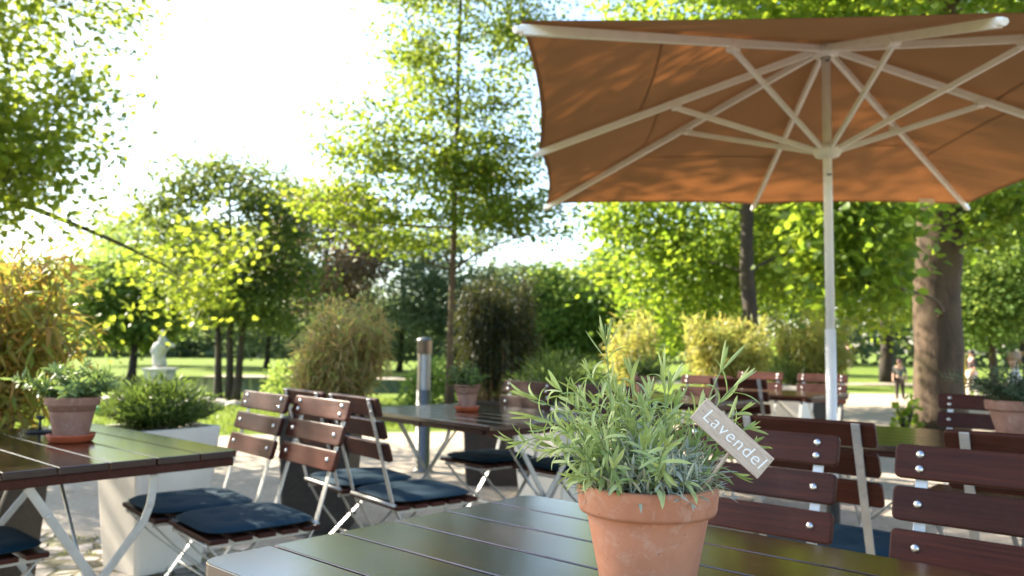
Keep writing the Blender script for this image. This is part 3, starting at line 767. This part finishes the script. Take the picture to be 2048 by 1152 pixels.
def planter_box(root, w, h, m, taper=.78, hollow=.05):
    b = MB(); t = w / 2; u = w / 2 * taper
    def ring(a, z, r=.02):
        pts = []
        for sx, sy, a0 in ((1, 1, 0), (-1, 1, 90), (-1, -1, 180), (1, -1, 270)):
            for k in range(4): q = R(a0 + 30 * k); pts.append((sx * (a - r) + r * math.cos(q), sy * (a - r) + r * math.sin(q), z))
        return pts
    rings = [ring(u, 0), ring(t, h), ring(t - .03, h), ring(t - .035, h - hollow)]
    n = 16; vs = [p for rg in rings for p in rg]; fs = [tuple(reversed(range(n)))]
    for i in range(3):
        for k in range(n): k2 = (k + 1) % n; fs.append((i * n + k, i * n + k2, (i + 1) * n + k2, (i + 1) * n + k))
    b.add(vs, fs); b.build('box', m, root, False, .004)
    s = MB(); s.add(ring(t - .034, h - hollow + .01), [tuple(range(16))]); s.build('soil', M['soil'], root)
def bush(name, label, loc, rz, w, h, m, rx, hz, n, L, W, lm, seed, group, taper=.78, cat='planter'):
    rng = np.random.default_rng(seed); root = thing(name, label, cat, loc, rz, group); planter_box(root, w, h, m, taper)
    a = rng.uniform(0, 6.283, n); q = rng.uniform(0, 1, n) ** .5
    dirs = np.stack([np.cos(a) * q * .9, np.sin(a) * q * .9, np.full(n, 1.) - .62 * q], 1); dirs /= np.linalg.norm(dirs, axis=1, keepdims=True)
    t = rng.uniform(.15, 1, n) ** .7; ext = np.array([rx, rx, hz]) * rng.uniform(.75, 1.08, (n, 1))
    P = np.array([0, 0, h - .04]) + dirs * ext * t[:, None]
    V, F = leaves(rng, P, dirs + rng.normal(0, .35, (n, 3)), L, W, LANCE, .6); npmesh('leaves', V, F, lm, root)
    st = MB(); rnd = random.Random(seed)
    for k in range(50):
        a_ = rnd.uniform(0, 6.28); q_ = rnd.random() ** .5
        st.tube([(math.cos(a_) * q_ * w * .3, math.sin(a_) * q_ * w * .3, h - .05), (math.cos(a_) * q_ * rx * .8, math.sin(a_) * q_ * rx * .8, h + hz * .65 * (1 - .3 * q_))], [.003, .0015], 4)
    st.build('stems', M['stem'], root, True); return root
GP = 'white tapered planters'
bush('white_planter', 'tall white tapered planter with a dense green bush, behind the left table', (-1.74, 3.98, .008), R(-38), .43, .67, M['white_plastic'], .31, .27, 6500, .05, .008, M['bush_leaf'], 21, GP)
bush('white_planter', 'white planter under the herb pot table, its bush hidden by the lavender', (.34, 5.75, .004), R(-42), .50, .68, M['white_plastic'], .42, .42, 2600, .06, .010, M['bush_leaf'], 22, GP)
bush('white_planter', 'far white planter under the reddish table, with a dark green bush', (3.05, 8.9, .004), R(-42), .60, .70, M['white_plastic'], .38, .42, 1800, .07, .009, M['bush_leaf'], 23, GP)

def bamboo(label, loc, w, h, m, H, rx, nculm, nleaf, L, W, lm, seed, lean=(0, 0), rz=-.7, group='potted bamboos'):
    rng = np.random.default_rng(seed); rnd = random.Random(seed); root = thing('potted_bamboo', label, 'potted plant', loc, 0, group)
    planter_box(root, w, h, m, .85)
    st = MB(); P = []; D = []; per = nleaf // nculm
    for k in range(nculm):
        a = rnd.uniform(0, 6.28); q = rnd.random() ** .5; b0 = Vector((math.cos(a) * q * w * .40, math.sin(a) * q * w * .40, h - .05))
        hh = H * rnd.triangular(.4, 1.25, .8) * (1 - .10 * q)
        e = Vector((math.cos(a) * q * rx + lean[0], math.sin(a) * q * rx + lean[1], h + hh))
        mid = Vector((b0.x * 1.5 + lean[0] * .3, b0.y * 1.5 + lean[1] * .3, h + hh * .62)); pts = [b0 * (1 - t) ** 2 + mid * 2 * t * (1 - t) + e * t * t for t in [i / 8 for i in range(9)]]
        st.tube(pts, [.0055 * (1 - .75 * i / 8) for i in range(9)], 5)
        for j in range(per):
            t = rnd.uniform(.12, 1.02) ** .8 * 8; i = min(int(t), 7); p = pts[i].lerp(pts[i + 1], t - i)
            off = Vector((rnd.gauss(0, 1), rnd.gauss(0, 1), rnd.gauss(0, .6))) * (.022 + .035 * rx)
            P.append(p + off); D.append(off * 6 + Vector((rnd.gauss(0, .3), rnd.gauss(0, .3), rnd.uniform(-.9, .5))))
    st.build('culms', M['culm'], root, True)
    V, F = leaves(rng, np.array([tuple(p) for p in P]), np.array([tuple(d) for d in D]), L, W, LANCE, .7); npmesh('leaves', V, F, lm, root); return root
bamboo('golden bamboo towering over the left table, in a brown wicker planter', (-2.36, 3.50, .008), .50, .66, M['wicker'], .76, .44, 60, 6800, .105, .016, M['bamboo_gold'], 31)
bamboo('brownish bamboo in a dark planter behind the slatted chairs', (-1.12, 4.80, .008), .42, .66, M['wicker'], .66, .25, 70, 8000, .075, .009, M['bamboo_brown'], 32, (.14, 0))
bamboo('dark upright bamboo in a dark planter behind the herb pot table', (-.13, 6.50, .004), .50, .66, M['wicker'], .96, .30, 70, 13000, .08, .010, M['bamboo_dark'], 33)
bamboo('yellow bamboo beyond the lavender, widest of the yellow ones', (2.25, 8.3, .004), .50, .66, M['wicker'], .72, .46, 50, 8000, .10, .014, M['bamboo_yellow'], 34)
bamboo('yellow bamboo right behind the parasol pole', (3.40, 9.0, .004), .50, .66, M['wicker'], .78, .42, 50, 8000, .10, .014, M['bamboo_yellow'], 35)
bamboo('thin yellow green bamboo above the dark pot, left of the widest yellow one', (1.25, 7.9, .004), .45, .66, M['wicker'], .74, .30, 36, 2000, .10, .013, M['bamboo_yellow'], 36)

# ------------------------------------------------------------------ parasol
def parasol():
    C = Vector((1.68, 4.20, 0)); rz = R(-4.0); half = (1.545, 1.71); Ht, Hh, Hr = 2.15, 2.725, 2.168
    root = thing('parasol', 'large square terracotta parasol with white frame over the right-hand tables', 'parasol', C, rz)
    p = MB(); p.tube([(0, 0, .05), (0, 0, 1.2)], .027, 20); p.tube([(0, 0, 1.195), (0, 0, Hh - .02)], .0235, 20); p.build('pole', M['white_alu'], root, True)
    b = MB(); b.rslab((0, 0, 0), .7, .7, .06, .03); b.tube([(0, 0, .055), (0, 0, .32)], .034, 16); b.build('base', M['dark_metal'], root, False, .004)
    hb = MB(); hb.lathe([(.03, -.06), (.065, -.05), (.07, -.02), (.065, .0), (.03, .01), (.001, .012)], 24, (0, 0, Hh)); hb.build('hub', M['white_alu'], root, True)
    rn = MB(); rn.lathe([(.026, -.05), (.06, -.045), (.075, -.02), (.075, .0), (.05, .015), (.026, .03)], 24, (0, 0, Hr)); rn.build('runner', M['white_alu'], root, True)
    tips = []
    for k in range(8):
        x, y = [(1, 0), (1, 1), (0, 1), (-1, 1), (-1, 0), (-1, -1), (0, -1), (1, -1)][k]; tips.append(Vector((x * half[0], y * half[1], Ht)))
    for k, t in enumerate(tips):
        a = Vector((t.x, t.y, 0)).normalized() * .05 + Vector((0, 0, Hh - .02)); r = MB()
        r.bar(a, t, .024, .036); up = MB()
        r.tube([t - (t - a).normalized() * .02, t + (t - a).normalized() * .03], .014, 12)
        r.build('rib', M['white_alu'], root, False, .003)
        f = .50 if k % 2 == 0 else .40
        m = a.lerp(t, f) + Vector((0, 0, -.03)); d = Vector((t.x, t.y, 0)).normalized()
        s = MB(); s.bar(d * .06 + Vector((0, 0, Hr - .01)), m, .018, .028); s.box(m + Vector((0, 0, .008)), (.05, .05, .035), Matrix.Rotation(math.atan2(d.y, d.x), 3, 'Z')); s.build('strut', M['white_alu'], root, False, .003)
    V = []; F = []; ns, ntt = 14, 10
    hub = Vector((0, 0, Hh + .035))
    for k in range(8):
        a, b = tips[k] + Vector((0, 0, .032)), tips[(k + 1) % 8] + Vector((0, 0, .032)); o = len(V)
        for i in range(ns + 1):
            s = i / ns
            for j in range(ntt + 1):
                t = j / ntt; e = a.lerp(b, t); bow = 4 * t * (1 - t)
                p = hub.lerp(e, s * (1 - .022 * bow * s)); p.z -= .006 * bow * s * (1 - .3 * s); V.append(p)
        for i in range(ns):
            for j in range(ntt): q = o + i * (ntt + 1) + j; F.append((q, q + ntt + 1, q + ntt + 2, q + 1))
    c = MB(); c.add(V, F); ob = c.build('canopy', M['canopy'], root, True)
    bm = bmesh.new(); bm.from_mesh(ob.data); bmesh.ops.remove_doubles(bm, verts=bm.verts, dist=.0005); bm.to_mesh(ob.data); bm.free()
    for k in range(8):
        o = k * (ns + 1) * (ntt + 1); i = 8 if k % 2 else 9; sm = MB()
        row = [V[o + i * (ntt + 1) + j] + Vector((0, 0, -.003)) for j in range(ntt + 1)]
        rad = [(V[o + (i + 1) * (ntt + 1) + j] - V[o + i * (ntt + 1) + j]).normalized() * .007 for j in range(ntt + 1)]
        sm.add([p for j in range(ntt + 1) for p in (row[j] - rad[j], row[j] + rad[j])], [(2 * j, 2 * j + 1, 2 * j + 3, 2 * j + 2) for j in range(ntt)])
        sm.build('seam', M['canopy'], ob)
        hm = MB(); i = ns; row = [V[o + i * (ntt + 1) + j] for j in range(ntt + 1)]
        rad = [(V[o + i * (ntt + 1) + j] - V[o + (i - 1) * (ntt + 1) + j]).normalized() for j in range(ntt + 1)]
        hm.add([p for j in range(ntt + 1) for p in (row[j] - rad[j] * .022 + Vector((0, 0, -.003)), row[j] + Vector((0, 0, -.004)))], [(2 * j, 2 * j + 1, 2 * j + 3, 2 * j + 2) for j in range(ntt)])
        hm.build('hem', M['canopy'], ob)
    for z in (2.64, 2.02):
        pn = MB(); pn.tube([(-.012, -.03, z), (.012, -.028, z + .004)], .004, 8); pn.build('pin', M['dark_metal'], root)
    tg = MB(); tg.box((1.22, 1.62, Ht + .035), (.11, .002, .035), Matrix.Rotation(R(-20), 3, 'X')); tg.build('care_tag', M['white_paint'], root)
    return root
parasol()

# ------------------------------------------------------------------ bollard, small things
def bollard():
    root = thing('bollard_light', 'stainless steel bollard lamp with a domed cap beside the herb pot table', 'bollard', (-.76, 7.0, .004))
    H = 1.165; r = .064
    b = MB(); b.lathe([(.001, 0), (r + .03, 0), (r + .03, .012), (r, .014), (r, H * .60), (.001, H * .60)], 32); b.build('post', M['stainless'], root, True)
    g = MB(); g.lathe([(r * .72, H * .60), (r * .72, H * .87)], 24); g.build('glass', simple('frosted glass', (.55, .55, .52), .25, 0, .05), root, True)
    f = MB()
    for k in range(4): a = R(45 + 90 * k); f.bar((r * .93 * math.cos(a), r * .93 * math.sin(a), H * .60), (r * .93 * math.cos(a), r * .93 * math.sin(a), H * .87), .030, .008, (math.cos(a), math.sin(a), 0))
    f.build('strut', M['stainless'], root)
    c = MB(); c.lathe([(.001, H * .87), (r, H * .87), (r, H * .965), (r * 1.12, H * .968), (r * 1.10, H * .975), (r * .7, H * .99), (.001, H)], 32); c.build('cap', M['stainless'], root, True)
bollard()
def candle():
    root = thing('candle_holder', 'small black metal stand at the back of the left table', 'holder', (-1.80, 3.08, PZ))
    b = MB(); b.lathe([(.001, 0), (.045, 0), (.05, .006), (.045, .008), (.001, .009)], 24); b.build('base', M['dark_metal'], root, True)
    b = MB(); b.tube([(0, 0, .008), (0, 0, .05)], .005, 10); b.lathe([(.005, .048), (.013, .052), (.014, .062), (.006, .064)], 16); b.build('stem', M['dark_metal'], root, True)
candle()

# ------------------------------------------------------------------ figures
def skinned(name, verts, edges, radii, m, parent=None, root=0, sub=2):
    me = bpy.data.meshes.new(name); me.from_pydata(verts, edges, []); me.update()
    o = bpy.data.objects.new(name, me); col.objects.link(o); me.materials.append(m)
    md = o.modifiers.new('skin', 'SKIN'); md.use_smooth_shade = True
    for i, r in enumerate(radii):
        sv = me.skin_vertices[0].data[i]; sv.radius = (r, r) if not isinstance(r, tuple) else r; sv.use_root = (i == root)
    s = o.modifiers.new('sub', 'SUBSURF'); s.levels = 1; s.render_levels = sub
    dg = bpy.context.evaluated_depsgraph_get(); me2 = bpy.data.meshes.new_from_object(o.evaluated_get(dg)); bpy.data.objects.remove(o)
    me2.name = name; me2.materials.clear(); me2.materials.append(m); o = bpy.data.objects.new(name, me2); col.objects.link(o)
    me2.polygons.foreach_set('use_smooth', [True] * len(me2.polygons))
    if parent: o.parent = parent
    return o
def person(label, loc, rz, H, pose, shirt, trousers, hair, longhair=False, group='people in the park'):
    k = H / 1.72; root = thing('person', label, 'person', loc, rz, group)
    sit = pose == 'sit'; hz = .46 if sit else .90
    J = {'pel': (0, 0, hz), 'wst': (0, .0, hz + .16), 'chs': (0, -.01, hz + .38), 'nek': (0, 0, hz + .53), 'hd0': (0, .01, hz + .60), 'hd1': (0, .02, hz + .69), 'hd2': (0, .01, hz + .78)}
    for s, n in ((-1, 'l'), (1, 'r')):
        J['sh' + n] = (s * .18, -.01, hz + .47)
        if sit: J['el' + n] = (s * .23, .08, hz + .22); J['wr' + n] = (s * .14, .30, hz + .20); J['hn' + n] = (s * .12, .38, hz + .18)
        else: J['el' + n] = (s * .23, -.02, hz + .20); J['wr' + n] = (s * .24, .06, hz - .04); J['hn' + n] = (s * .24, .09, hz - .13)
        J['hp' + n] = (s * .09, 0, hz - .04)
        if sit: J['kn' + n] = (s * .12, .42, .47); J['an' + n] = (s * .12, .42, .08); J['to' + n] = (s * .13, .56, .035)
        else: J['kn' + n] = (s * .10, .03 + s * .06, .48); J['an' + n] = (s * .11, -.02 + s * .12, .08); J['to' + n] = (s * .13, .12 + s * .12, .035)
    rad = {'pel': .13, 'wst': .115, 'chs': .14, 'nek': .055, 'hd0': .075, 'hd1': .092, 'hd2': .070}
    for n in 'lr': rad.update({'sh' + n: .062, 'el' + n: .045, 'wr' + n: .030, 'hn' + n: .034, 'hp' + n: .092, 'kn' + n: .060, 'an' + n: .040, 'to' + n: .036})
    ed = [('pel', 'wst'), ('wst', 'chs'), ('chs', 'nek'), ('nek', 'hd0'), ('hd0', 'hd1'), ('hd1', 'hd2')]
    for n in 'lr': ed += [('chs', 'sh' + n), ('sh' + n, 'el' + n), ('el' + n, 'wr' + n), ('wr' + n, 'hn' + n), ('pel', 'hp' + n), ('hp' + n, 'kn' + n), ('kn' + n, 'an' + n), ('an' + n, 'to' + n)]
    def sk(name, keys, grow, m):
        idx = {q: i for i, q in enumerate(keys)}
        return skinned(name, [tuple(c * k for c in J[q]) for q in keys], [(idx[a], idx[b]) for a, b in ed if a in idx and b in idx], [(rad[q] + grow) * k for q in keys], m, root)
    sk('body', list(J), 0, M['skin'])
    sk('shirt', ['pel', 'wst', 'chs', 'shl', 'shr', 'ell', 'elr'], .014, simple('shirt cloth', shirt, .9, 0, .1))
    sk('trousers', ['pel', 'hpl', 'hpr', 'knl', 'knr', 'anl', 'anr'], .016, simple('trouser cloth', trousers, .9, 0, .1))
    h = MB(); hc = J['hd1']
    h.lathe([(.001, .125), (.05, .118), (.085, .085), (.103, .03), (.102, -.02 if not longhair else -.14), (.08, -.03 if not longhair else -.16)], 20, (hc[0], hc[1] - .022, hc[2]))
    o = h.build('hair', simple('hair', hair, .6), root, True); o.scale = (k, k, k)
    fm = MB()
    for s in (-1, 1): fm.tube([(s * .033, hc[1] + .082, hc[2] + .012), (s * .033, hc[1] + .096, hc[2] + .012)], .011, 8)
    fm.tube([(-.028, hc[1] + .080, hc[2] - .055), (.028, hc[1] + .080, hc[2] - .055)], .007, 6); fm.box((0, hc[1] + .098, hc[2] - .018), (.022, .03, .035))
    o = fm.build('face', simple('face features', (.20, .09, .07), .6), root, True); o.scale = (k, k, k)
    return root
person('small child in a grey top and brown trousers, left of the thick trunk', (8.45, 17.4, .004), R(150), .92, 'stand', (.10, .11, .10), (.035, .022, .018), (.09, .03, .02))
person('distant walker in dark clothes on the bright lawn', (18.4, 45.0, 0), R(100), 1.66, 'stand', (.03, .025, .05), (.03, .04, .06), (.02, .015, .01))
person('distant walker in a pale pink top on the bright lawn', (19.2, 45.6, 0), R(100), 1.60, 'stand', (.55, .36, .32), (.3, .22, .2), (.15, .08, .04), True)
person('person in a white shirt seated low at the right edge', (8.75, 13.9, -.12), R(60), 1.66, 'sit', (.80, .78, .76), (.55, .42, .36), (.30, .2, .12))
person('person in dark clothes standing under the far right trees', (14.3, 22.0, .0), R(120), 1.72, 'stand', (.02, .025, .035), (.03, .03, .04), (.03, .02, .015))
person('person in pale trousers beside the yellow post', (10.6, 18.4, .004), R(80), 1.15, 'stand', (.05, .03, .03), (.70, .62, .56), (.03, .02, .015))
def statue():
    root = thing('statue', 'white stone figure on a plinth among the trees by the pond', 'statue', (-7.72, 17.6, 0))
    p = MB(); p.rslab((0, 0, 0), .62, .62, .10, .02); p.rslab((0, 0, .102), .50, .50, .36, .02); p.rslab((0, 0, .464), .56, .56, .06, .02); p.build('plinth', M['stone_white'], root, False, .008)
    v = [(0, 0, .52), (0, 0, .62), (-.05, 0, .80), (0, 0, .98), (.06, 0, 1.10), (.03, 0, 1.20), (.03, -.01, 1.29), (.04, -.01, 1.36), (.20, 0, 1.02), (.34, -.05, 1.00), (-.10, -.03, 1.02), (-.15, -.10, .86), (.02, -.1, .80)]
    e = [(0, 1), (1, 2), (2, 3), (3, 4), (4, 5), (5, 6), (6, 7), (4, 8), (8, 9), (3, 10), (10, 11), (11, 12)]
    skinned('figure', v, e, [.19, .17, .15, .16, .12, .05, .075, .055, .055, .035, .06, .05, .04], M['stone_white'], root)
statue()
tag_o = MB()
def stones():
    rnd = random.Random(4)
    for i in range(16):
        o = MB(); x = -9.4 + i * .33 + rnd.uniform(-.06, .06); y = 14.6 + rnd.uniform(-.25, .25) - .05 * i
        n = 12; rr = rnd.uniform(.13, .24)
        bm = bmesh.new(); bmesh.ops.create_icosphere(bm, subdivisions=2, radius=rr)
        for v in bm.verts: v.co = Vector((v.co.x * 1.3, v.co.y, max(-.02, v.co.z * .6))) * (1 + .14 * math.sin(v.co.x * 23 + i) * math.sin(v.co.y * 19 + i * 2))
        me = bpy.data.meshes.new('edging_stone'); bm.to_mesh(me); bm.free(); me.materials.append(M['stone_pale'])
        s = bpy.data.objects.new('edging_stone', me); col.objects.link(s); s.location = (x, y, .015)
        tag(s, 'pale stone in the row along the near pond bank', 'stone', 'stones along the pond bank')
stones()
def bundle():
    bm = bmesh.new(); bmesh.ops.create_icosphere(bm, subdivisions=3, radius=.1)
    for v in bm.verts:
        q = 1 + .2 * math.sin(v.co.x * 40) * math.sin(v.co.y * 33 + 1) + .12 * math.sin(v.co.z * 45)
        v.co = Vector((v.co.x * 1.4 * q, v.co.y * q, max(-.08, v.co.z * q * .9)))
    me = bpy.data.meshes.new('cloth_bundle'); bm.to_mesh(me); bm.free(); me.materials.append(M['green_bag'])
    me.polygons.foreach_set('use_smooth', [True] * len(me.polygons))
    o = bpy.data.objects.new('cloth_bundle', me); col.objects.link(o); o.location = (-5.98, 11.8, .08); tag(o, 'bright green cloth bundle lying on the grass before the pond', 'bundle')
bundle()
def posts():
    for i, (x, y, h) in enumerate(((10.35, 18.3, 1.05), (9.95, 18.2, .62))):
        root = thing('marker_post', ['tall yellow post beyond the thick trunk', 'short yellow post beyond the thick trunk'][i], 'post', (x, y, .004), 0, 'yellow posts')
        b = MB(); b.tube([(0, 0, 0), (0, 0, h)], .05, 14); b.build('shaft', M['yellow'], root, True)
        b = MB(); b.lathe([(.055, h - .01), (.055, h + .02), (.03, h + .045), (.001, h + .05)], 16); b.build('cap', M['yellow'], root, True)
posts()

# ------------------------------------------------------------------ trees
GB = 'trees in the background'
tree('maple_tree', 'maple at the left edge, its branches hanging into the sky', (-7.6, 8.0), [[(-7.6, 8.0, 0), (-7.4, 8.0, 2.6), (-7.1, 7.8, 6.5), (-7.0, 7.6, 10)], [(-7.4, 8.0, 2.6), (-6.2, 8.7, 2.9), (-5.0, 9.4, 2.4), (-4.2, 9.7, 2.0)]], (.20, .03),
     [(-7.0, 7.6, 6.8, 3.0, 3.9, 4.9, 1), (-6.9, 7.9, 8.8, 2.3, 1.8, 2.0, .8), (-5.5, 8.0, 3.9, 1.45, 1.2, 2.1, .24), (-5.6, 7.8, 2.7, 1.15, 1.0, .85, .12), (-4.25, 9.6, 2.0, 1.05, .8, .62, .042), (-5.0, 7.6, 5.6, 1.3, 1.4, .9, .08)], .08, .08, MAPLE, M['leaf_maple'], M['bark_dark'], 64000, 720, .25, 101, holes=.34, cut=(6.8, 5.6))
tree('round_tree', 'round-crowned dark green tree on several stems, left of the centre', (-5.25, 15.0), [[(-5.25, 15.0, 0), (-5.3, 15, 1.6), (-5.4, 15, 4.2)], [(-5.5, 15.1, 0), (-5.55, 15.1, 1.4), (-6.2, 15.1, 3.3)], [(-5.1, 14.9, 0), (-5.05, 15, 1.5), (-4.7, 15, 3.4)]], (.085, .02),
     [(-5.4, 15, 3.1, 1.7, 1.5, 1.7, 1), (-4.5, 15, 2.2, 1.2, 1.2, .9, .25)], .085, .065, OVAL, M['leaf_round'], M['bark_dark'], 20000, 300, .22, 102, holes=.28)
tree('young_tree', 'slender tree with a thin straight trunk in the centre, taller than the picture', (-.92, 12.0), [[(-.92, 12, 0), (-.90, 12, 2.4), (-.86, 12, 5.5), (-.80, 12, 9.0)]], (.068, .018),
     [(-.70, 12, 5.7, 1.3, 1.2, 2.8, 1), (-1.3, 12, 3.4, 1.65, 1.3, .95, .42), (-2.3, 12, 4.35, .75, .6, .55, .10), (.25, 12, 3.2, .75, .7, .6, .12), (-.7, 12, 8, .8, .8, 1.4, .12)], .07, .052, OVAL, M['leaf_slim'], M['bark'], 33000, 340, .26, 103, flat=.24, holes=.3)
tree('linden_tree', 'large linden behind the parasol, its low crown full of lit leaves', (3.92, 13.0), [[(3.92, 13, 0), (3.86, 13, 2.5), (3.95, 13.2, 4.5), (4.3, 14, 9)]], (.155, .05),
     [(3.95, 15.4, 4.1, 2.6, 2.2, 2.9, 1), (7.2, 16.5, 4.4, 2.8, 2.4, 3.0, .8), (4.7, 15.5, 7.6, 3.1, 3, 2.2, .7), (8.8, 16, 8.0, 3.5, 3, 2.4, .6)], .10, .085, OVAL, M['leaf_lime'], M['bark_dark'], 90000, 860, .34, 104, holes=.12)
tree('linden_tree', 'thick trunked linden at the right, rising behind the chairs', (5.43, 10.2), [[(5.46, 10.2, 0), (5.47, 10.2, 1.6), (5.55, 10.2, 3.5), (5.6, 10.2, 8)]], (.30, .25),
     [(5.5, 10.2, 7.2, 3.6, 3.0, 2.6, 1), (3.70, 8.5, 2.25, .40, .4, .60, .055), (5.9, 9.6, 2.9, .7, .6, .45, .05)], .11, .10, OVAL, M['leaf_lime'], M['bark'], 30000, 420, .24, 105)
tree('linden_tree', 'linden standing far back, its dark trunk left of the thick one', (13.2, 28.0), [[(13.2, 28, 0), (13.1, 28, 4), (13, 28, 10)]], (.26, .08),
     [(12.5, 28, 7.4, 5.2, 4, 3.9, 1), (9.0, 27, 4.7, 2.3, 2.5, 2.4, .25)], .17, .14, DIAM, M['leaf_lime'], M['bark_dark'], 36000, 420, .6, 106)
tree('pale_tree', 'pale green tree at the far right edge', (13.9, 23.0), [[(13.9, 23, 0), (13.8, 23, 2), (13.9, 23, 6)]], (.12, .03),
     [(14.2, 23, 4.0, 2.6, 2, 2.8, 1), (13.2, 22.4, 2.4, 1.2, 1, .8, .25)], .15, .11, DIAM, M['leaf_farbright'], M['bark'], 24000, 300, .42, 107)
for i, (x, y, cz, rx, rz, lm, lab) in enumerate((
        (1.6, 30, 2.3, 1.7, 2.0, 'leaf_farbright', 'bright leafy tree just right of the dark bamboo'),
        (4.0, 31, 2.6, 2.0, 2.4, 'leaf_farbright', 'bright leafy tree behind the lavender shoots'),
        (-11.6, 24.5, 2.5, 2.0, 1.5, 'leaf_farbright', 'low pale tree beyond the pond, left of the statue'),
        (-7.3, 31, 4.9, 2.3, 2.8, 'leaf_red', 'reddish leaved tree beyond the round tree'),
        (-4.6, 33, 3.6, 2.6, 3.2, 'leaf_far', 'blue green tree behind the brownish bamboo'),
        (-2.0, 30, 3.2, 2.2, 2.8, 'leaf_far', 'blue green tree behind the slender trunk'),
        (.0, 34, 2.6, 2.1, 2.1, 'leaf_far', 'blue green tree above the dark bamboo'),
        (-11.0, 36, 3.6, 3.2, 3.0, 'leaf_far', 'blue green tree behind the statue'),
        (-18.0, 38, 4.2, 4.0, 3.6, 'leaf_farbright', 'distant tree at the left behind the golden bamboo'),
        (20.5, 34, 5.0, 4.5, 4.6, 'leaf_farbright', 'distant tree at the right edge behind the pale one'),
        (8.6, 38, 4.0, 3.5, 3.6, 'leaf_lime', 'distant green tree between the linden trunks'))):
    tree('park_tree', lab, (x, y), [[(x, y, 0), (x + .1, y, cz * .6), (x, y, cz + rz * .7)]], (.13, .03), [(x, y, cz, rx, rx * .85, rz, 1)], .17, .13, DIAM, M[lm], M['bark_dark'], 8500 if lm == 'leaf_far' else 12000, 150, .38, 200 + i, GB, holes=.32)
# low shrubs
def shrub(label, x, y, rx, hz, n, L, W, lm, seed):
    rng = np.random.default_rng(seed); root = thing('shrub', label, 'shrub', (x, y, 0), 0, 'shrubs on the lawn')
    d = rng.normal(0, 1, (n, 3)); d /= np.linalg.norm(d, axis=1, keepdims=True); d[:, 2] = abs(d[:, 2])
    P = d * np.array([rx, rx, hz]) * (rng.uniform(.2, 1, (n, 1)) ** .4); P += .08 * np.sin(P[:, [1, 2, 0]] * 9)
    P[:, 2] = np.maximum(P[:, 2], .05)
    V, F = leaves(rng, P, d + rng.normal(0, .7, (n, 3)), L, W, DIAM); npmesh('foliage', V, F, lm, root)
    s = MB(); rnd = random.Random(seed)
    for k in range(9): s.tube([(0, 0, 0), (rnd.uniform(-.5, .5) * rx, rnd.uniform(-.5, .5) * rx, hz * .8)], [.02, .006], 5)
    s.build('stems', M['bark_dark'], root, True)
for i, a in enumerate((('yellow green shrub left of the steel bollard', -1.35, 13.5, .5, .85, 1500, .09, .06, M['leaf_farbright']),
                       ('yellow green shrub right of the steel bollard', -.35, 14.2, .5, .9, 1500, .09, .06, M['leaf_farbright']),
                       ('pale shrub on the pond bank left of the brownish bamboo', -4.5, 17.0, .7, .8, 1500, .1, .06, M['leaf_farbright']),
                       ('dark low shrub behind the far side of the herb pot table', 1.2, 12.6, 1.0, .75, 2200, .09, .05, M['bush_leaf']),
                       ('leafy shrub right of the parasol pole beneath the lindens', 8.3, 23.5, 1.0, 1.6, 2600, .13, .10, M['leaf_farbright']))):
    shrub(*a, 300 + i)
shrub('leafy yellow green shoots at the foot of the thick trunk', 4.86, 9.9, .2, .55, 120, .10, .085, M['leaf_lime'], 330)
def far_woods():
    rng = np.random.default_rng(77); P = []
    for k in range(2200):
        x = rng.uniform(-75, 75); y = rng.uniform(58, 72)
        top = (7.5 if x > 8 else 4.6) + 1.2 * math.sin(x * .31) + 1.1 * math.sin(x * .83 + 1) + (2.5 if x > 12 else 0) - 1.0 * math.exp(-((x - 2.5) / 4) ** 2)
        z = rng.uniform(.02, 1) ** .9 * top; P.append(np.array([x, y, z]) + rng.normal(0, 1, (26, 3)) * np.array([1.1, 1, .7]))
    P = np.concatenate(P); P[:, 2] = np.maximum(P[:, 2], .1)
    V, F = leaves(rng, P, rng.normal(0, 1, P.shape) + np.array([0, 0, -.4]), .6, .5, DIAM)
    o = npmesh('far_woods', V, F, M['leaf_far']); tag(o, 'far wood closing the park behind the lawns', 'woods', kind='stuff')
far_woods()
def grass():
    rng = np.random.default_rng(9); n = 26000
    x = rng.uniform(-9, 6, n); y = 9.2 + rng.uniform(0, 1, n) ** 1.5 * 7
    edge = np.interp(x, [-9, -6, -3, 0, 2.2, 3.6, 5, 8], [6.7, 8.4, 9.8, 10.6, 11.4, 13.2, 17.2, 20.6])
    pond = ((x + 8.5) / 8.6) ** 2 + ((y - 21.5) / 4.4) ** 2
    k = (y > edge) & (pond > 1.0); P = np.stack([x[k], y[k], np.zeros(k.sum())], 1)
    D = rng.normal(0, .45, P.shape); D[:, 2] = 1
    V, F = leaves(rng, P, D, .075, .012, DIAM, 1.5); a = npmesh('grass', V, F, M['grass_blade']); tag(a, 'short grass of the lawn behind the terrace', 'grass', kind='stuff')
    n = 1500; c = np.stack([rng.uniform(-3, 1, n), rng.uniform(2.2, 4.5, n)], 1); s = np.sin(c[:, 0] * 5) * np.sin(c[:, 1] * 6 + 1) > .25; c = c[s]
    P = np.concatenate([c, np.full((len(c), 1), .008)], 1); D = rng.normal(0, .6, P.shape); D[:, 2] = .8
    V, F = leaves(rng, P, D, .045, .007, DIAM, 1.5); a = npmesh('weeds', V, F, M['grass_blade']); tag(a, 'weeds growing between the mossy cobbles', 'weeds', kind='stuff')
grass()
